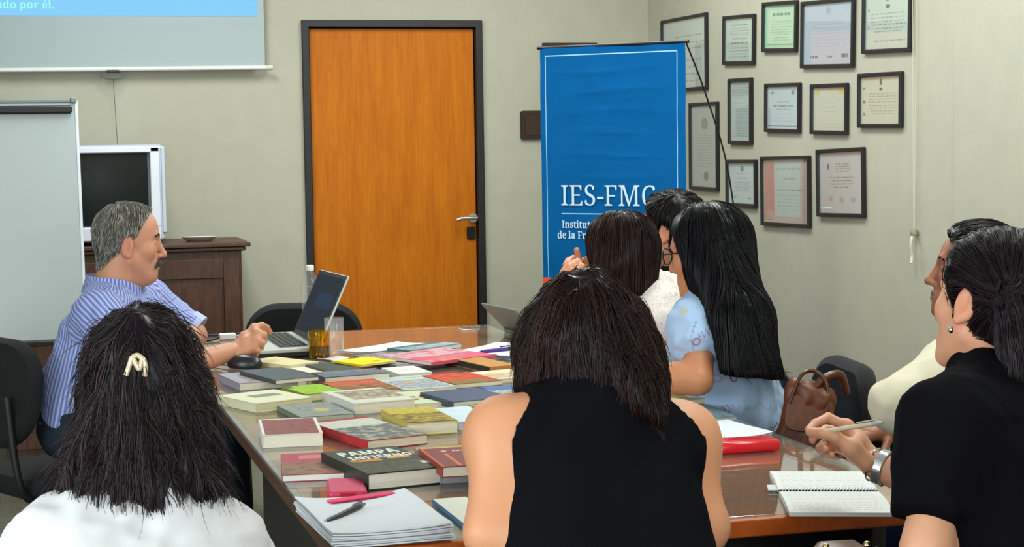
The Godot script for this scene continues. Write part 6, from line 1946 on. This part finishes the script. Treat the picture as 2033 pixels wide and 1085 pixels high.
func woman_blouse() -> void:
	var J := {
		"head": Vector3(1.726, 1.129, -4.305), "fwd": Vector3(-0.655, -0.120, -0.702), "neck": Vector3(1.739, 1.002, -4.291),
		"shL": Vector3(1.670, 0.949, -4.223), "shR": Vector3(1.860, 0.959, -4.546), "elL": Vector3(1.618, 0.830, -4.103), "wrL": Vector3(1.483, 0.842, -4.183), "elR": Vector3(1.721, 0.812, -4.573), "wrR": Vector3(1.566, 0.839, -4.462),
		"chest": Vector3(1.735, 0.883, -4.304), "waist": Vector3(1.793, 0.735, -4.297), "pelvis": Vector3(1.93, 0.55, -4.36), "cw": 0.05, "ww": 0.05, "pw": 0.07, "cr": 0.088, "wr": 0.09, "pr": 0.108, "sr": 0.048,
		"ua": 0.044, "fa": 0.038, "wa": 0.027, "skin": rgb8(200, 134, 94),
	}
	legs(J, Vector3(-1, 0, 0.1), 0.38, 0.5)
	J.hands = [[J.wrL, Vector3(-1, 0.0, -0.2), Vector3(0, -1, 0), -1, 0.5], [J.wrR, Vector3(-1, -0.1, 0.3), Vector3(0, -1, 0), 1, 0.5]]
	var t := person("woman with long straight black hair and glasses, in a pale blue printed blouse", J)
	eyes(t, J)
	var im := print_picture(768, 768, [["bg", rgb8(174, 200, 234)]], 1)
	var q := RandomNumberGenerator.new()
	q.seed = 5
	for i in 26:
		var p := Vector2(q.randf_range(0.05, 0.95), q.randf_range(0.05, 0.95)) * 768.0
		match i % 4:
			0:   # a curled squiggle, like a little word
				for k in 70:
					var a := k * 0.33
					im.fill_rect(Rect2i(clampi(int(p.x + k * 0.9 - 30), 0, 763), clampi(int(p.y + sin(a) * 11.0 + sin(a * 0.31) * 7.0), 0, 763), 3, 3), rgb8(120, 74, 104))
			1:   # a yellow fruit
				for y in range(-22, 23):
					for x in range(-15, 16):
						if (x / 15.0) ** 2 + (y / 22.0) ** 2 < 1.0: im.set_pixel(clampi(int(p.x + x), 0, 767), clampi(int(p.y + y + x * 0.4), 0, 767), rgb8(206, 184, 60) if (x + y) % 9 != 0 else rgb8(120, 100, 40))
			2:   # a red ring
				for k in 60:
					var a := TAU * k / 60.0
					im.fill_rect(Rect2i(clampi(int(p.x + cos(a) * 11.0), 0, 762), clampi(int(p.y + sin(a) * 13.0), 0, 762), 5, 5), rgb8(160, 36, 70))
			3:   # dark dashes
				for k in 4: im.fill_rect(Rect2i(clampi(int(p.x + k * 9), 0, 758), clampi(int(p.y - k * 8), 0, 758), 8, 9), rgb8(46, 50, 76))
	var m := tri_mat(cloth(Color.WHITE), tex(im), 1.9)
	top(t, J, "printed_blouse", m, 0.013, 0.52, 0.007, 0.062, null, 22)
	var axis: Vector3 = (J.head - J.neck).normalized()
	trousers(t, J, cloth(rgb8(34, 44, 70)))
	# hair: one long straight curtain
	var f := hair_field([Vector3(1.722, 1.171, -4.309), Vector3(1.840, 0.812, -4.248), Vector3(1.745, 0.806, -4.034), Vector3(1.741, 0.973, -4.111)], 0.12, 0.007)
	scalp(f, J, 0.012, Vector3(0, 0.09, 0.07), Vector3(0, -0.06, 0.022), -0.1, false)
	f.cap(Vector3(1.741, 1.142, -4.301), Vector3(1.736, 1.090, -4.236), 0.086, 0.083, 0.02)
	f.cap(Vector3(1.736, 1.090, -4.236), Vector3(1.741, 0.973, -4.111), 0.082, 0.073, 0.03)
	f.cap(Vector3(1.739, 0.973, -4.112), Vector3(1.746, 0.775, -4.032), 0.074, 0.071, 0.03)
	f.cap(Vector3(1.802, 0.957, -4.249), Vector3(1.813, 0.752, -4.167), 0.07, 0.068, 0.05)
	f.cap(Vector3(1.705, 1.179, -4.294), Vector3(1.695, 1.117, -4.250), 0.06, 0.042, 0.03)
	f.cut(Vector3(1.771, 0.843, -4.092), Vector3(-0.1, -1, 0).normalized())
	hair(t, f, {"n": 3400, "len0": 0.4, "len1": 0.8, "r": 0.0011, "crown": Vector3(1.737, 1.208, -4.339), "down": Vector3(0.16, -1, 0.02), "ds": 0.03, "layer": 0.005, "wave": 0.02, "freq": 20.0, "c1": rgb8(11, 10, 12), "c2": rgb8(34, 30, 34), "seed": 61, "back": [Vector3(1.673, 1.134, -4.299), Vector3(-0.655, -0.120, -0.702)], "groove": 0.003, "hem": Vector3(1.771, 0.836, -4.092), "ragged": 0.012, "hem_n": Vector3(-0.1, -1, 0).normalized()})
	# glasses
	var xf := head_frame(J)
	var g := Geo.new()
	for s: int in [-1, 1]:
		var ring := PackedVector3Array()
		for k in 21:
			var a := TAU * k / 20.0
			ring.append(xf * Vector3(s * 0.034 + 0.026 * cos(a), 0.004 + 0.021 * sin(a), 0.108 - 0.006 * absf(cos(a))))
		g.tube(ring, PackedFloat32Array([0.0019]), 6, false)
		g.tube(PackedVector3Array([xf * Vector3(s * 0.06, 0.01, 0.1), xf * Vector3(s * 0.076, 0.01, 0.06), xf * Vector3(s * 0.08, 0.008, -0.01)]), PackedFloat32Array([0.0019]), 6)
	g.tube(PackedVector3Array([xf * Vector3(-0.009, 0.008, 0.107), xf * Vector3(0, 0.011, 0.11), xf * Vector3(0.009, 0.008, 0.107)]), PackedFloat32Array([0.0018]), 6)
	var gl := put(t, "glasses", g, M.black_gloss, t.position)
	for s: int in [-1, 1]:
		g = Geo.new()
		g.lathe(xf * Vector3(s * 0.034, 0.004, 0.1055), PackedVector2Array([Vector2(0, 0), Vector2(0.0245, 0), Vector2(0.0245, 0.001), Vector2(0, 0.001)]), 20, xf.basis * Basis(Vector3(1, 0, 0), PI / 2))
		put(gl, "lens", g, M.glass, t.position)

func person_cream() -> void:
	var J := {
		"head": Vector3(2.197, 1.093, -3.785), "fwd": Vector3(-0.870, 0.160, -0.492), "up": Vector3(0.16, 1, 0), "neck": Vector3(2.243, 0.955, -3.814), "hs": 0.98,
		"shL": Vector3(2.067, 0.876, -3.669), "shR": Vector3(2.352, 0.889, -3.986), "elL": Vector3(1.883, 0.830, -3.571), "wrL": Vector3(1.940, 0.780, -3.520), "elR": Vector3(2.200, 0.751, -4.122), "wrR": Vector3(2.054, 0.707, -3.951),
		"chest": Vector3(2.202, 0.793, -3.812), "waist": Vector3(2.204, 0.672, -3.802), "pelvis": Vector3(2.17, 0.55, -3.6), "cw": 0.065, "ww": 0.06, "pw": 0.07, "cr": 0.105, "wr": 0.105, "pr": 0.12, "sr": 0.056,
		"ua": 0.046, "fa": 0.038, "wa": 0.027, "skin": rgb8(150, 96, 70), "fine": 0.004, "lip": rgb8(120, 66, 60),
	}
	legs(J, Vector3(-1, 0, -0.05), 0.36, 0.6)
	J.hands = [[J.wrL, Vector3(0.8, 0.0, 0.2), Vector3(0, -1, 0), -1, 0.5], [J.wrR, Vector3(-1, -0.1, 0.3), Vector3(0, -1, 0), 1, 0.5]]
	var t := person("person in a cream sweater, face in profile, mostly hidden behind the woman with the pen", J)
	eyes(t, J)
	top(t, J, "cream_sweater", cloth(rgb8(214, 206, 184)), 0.010, 1.85, 0.004, 0.062, null, 27)
	trousers(t, J, cloth(rgb8(24, 30, 58)))
	var f := hair_field([J.head], 0.17, 0.006)
	scalp(f, J, 0.014, Vector3(0, 0.082, 0.068), Vector3(0, -0.03, 0.015), -0.075)
	hair(t, f, {"n": 1400, "len0": 0.08, "len1": 0.2, "r": 0.0015, "crown": J.head + Vector3(-0.06, 0.1, 0), "ds": 0.018, "layer": 0.004, "c1": rgb8(16, 12, 12), "c2": rgb8(44, 34, 32), "seed": 71, "groove": 0.003, "target": J.head + Vector3(0.12, 0.0, 0)})
	for s: int in [-1, 1]: bristles(t, J, "eyebrow", [Vector3(s * 0.014, 0.024, 0.092), Vector3(s * 0.03, 0.028, 0.089), Vector3(s * 0.046, 0.023, 0.078)], Vector3(0.9, 0.1, 0.1), 90, Vector3(0.002, 0.002, 0.001), 0.009, rgb8(20, 16, 16), rgb8(40, 30, 28))

func woman_pen() -> void:
	var J := {
		"head": Vector3(1.587, 1.139, -2.678), "fwd": Vector3(-0.319, 0.050, -0.940), "up": Vector3(0.250, 1.000, 0.070), "neck": Vector3(1.589, 1.019, -2.668), "fine": 0.0036, "nr": 0.052,
		"shL": Vector3(1.390, 0.979, -2.471), "shR": Vector3(1.714, 0.943, -2.659), "elL": Vector3(1.311, 0.805, -2.396), "wrL": Vector3(1.528, 0.695, -2.587), "elR": Vector3(1.540, 0.812, -2.697), "wrR": Vector3(1.440, 0.853, -2.822),
		"chest": Vector3(1.540, 0.887, -2.547), "waist": Vector3(1.517, 0.760, -2.491), "pelvis": Vector3(1.5, 0.52, -2.4), "cw": 0.075, "ww": 0.065, "pw": 0.075, "cr": 0.1, "wr": 0.1, "pr": 0.115, "sr": 0.052,
		"ua": 0.044, "fa": 0.036, "wa": 0.0255, "skin": rgb8(218, 158, 126), "lip": rgb8(190, 100, 96),
	}
	legs(J, Vector3(-0.35, 0, -1), 0.42, 0.52)
	J.hands = [
		[[Vector3(1.446, 0.863, -2.842), Vector3(1.421, 0.911, -2.884), Vector3(1.394, 0.926, -2.903), Vector3(1.362, 0.919, -2.890), Vector3(1.342, 0.911, -2.875)],
		[Vector3(1.450, 0.858, -2.851), Vector3(1.429, 0.896, -2.911), Vector3(1.407, 0.898, -2.939), Vector3(1.374, 0.893, -2.916), Vector3(1.357, 0.890, -2.890)],
		[Vector3(1.454, 0.852, -2.859), Vector3(1.436, 0.880, -2.929), Vector3(1.412, 0.877, -2.946), Vector3(1.382, 0.870, -2.912), Vector3(1.378, 0.873, -2.882)],
		[Vector3(1.452, 0.846, -2.860), Vector3(1.437, 0.867, -2.928), Vector3(1.416, 0.864, -2.933), Vector3(1.394, 0.858, -2.908), Vector3(1.389, 0.862, -2.878)],
		[Vector3(1.422, 0.859, -2.806), Vector3(1.397, 0.885, -2.815), Vector3(1.371, 0.905, -2.824), Vector3(1.352, 0.910, -2.840), Vector3(1.338, 0.910, -2.860)]],
		[J.wrL, Vector3(0.3, -0.2, -1), Vector3(0, -1, 0), -1, 0.4],
	]
	var t := person("woman with black hair tied back, in a black T-shirt, writing at the right", J)
	top(t, J, "black_tshirt", cloth(rgb8(15, 14, 18), 0.95), 0.012, 0.78, 0.004, 0.06, null, 33)
	trousers(t, J, cloth(rgb8(44, 60, 120)))
	var f := hair_field([J.head, Vector3(1.586, 1.076, -2.601)], 0.16, 0.0062)
	scalp(f, J, 0.013, Vector3(0, 0.088, 0.062), Vector3(0, -0.012, 0.026), -0.058)
	f.ell(Vector3(1.570, 1.160, -2.581), Vector3(0.036, 0.04, 0.036), 0.015)
	f.cap(Vector3(1.571, 1.144, -2.579), Vector3(1.571, 1.082, -2.553), 0.032, 0.034, 0.02)
	f.cap(Vector3(1.571, 1.082, -2.553), Vector3(1.546, 1.028, -2.535), 0.034, 0.014, 0.02)
	var bun := Vector3(1.570, 1.158, -2.581)
	hair(t, f, {"n": 4600, "len0": 0.06, "len1": 0.2, "r": 0.0009, "crown": J.head, "ds": 0.014, "layer": 0.004, "c1": rgb8(15, 11, 13), "c2": rgb8(52, 40, 46), "seed": 81, "groove": 0.004, "stretch": Vector3(1, 0.5, 1), "target": bun})
	# the tail, hanging from the tie
	var g := hair_field([Vector3(1.571, 1.144, -2.579), Vector3(1.561, 1.033, -2.552)], 0.07, 0.006)
	g.cap(Vector3(1.571, 1.144, -2.579), Vector3(1.572, 1.082, -2.553), 0.028, 0.03, 0.02)
	g.cap(Vector3(1.572, 1.082, -2.553), Vector3(1.544, 1.038, -2.537), 0.03, 0.012, 0.02)
	hair(t, g, {"n": 700, "len0": 0.08, "len1": 0.18, "r": 0.0014, "crown": Vector3(1.571, 1.153, -2.580), "ds": 0.014, "layer": 0.006, "wave": 0.12, "freq": 40.0, "c1": rgb8(18, 13, 16), "c2": rgb8(56, 42, 48), "seed": 83, "groove": 0.003}, "hair_tail")
	var e := Geo.new()
	e.lathe(Vector3(1.475, 1.109, -2.614), PackedVector2Array([Vector2(0, -0.006), Vector2(0.004, -0.003), Vector2(0.004, 0.003), Vector2(0, 0.006)]), 12)
	put(t, "earring", e, M.chrome, t.position)
	var w: Vector3 = J.wrR.lerp(J.elR, 0.12)
	band(t, "bracelet", w, J.elR - J.wrR, 0.0295, 0.017, mat("bracelet_silver", rgb8(200, 206, 214), 0.2, 0.8), 0.003)
	band(t, "bracelet", w - (J.elR - J.wrR).normalized() * 0.018, J.elR - J.wrR, 0.0285, 0.004, M.chrome, 0.0025)
	g = null
	pen("cream pencil-thin pen held in the writing hand of the woman at the right", Vector3(1.334, 0.905, -2.866), Vector3(1.422, 0.939, -2.750), rgb8(220, 204, 176), rgb8(190, 188, 180), 0.0042)
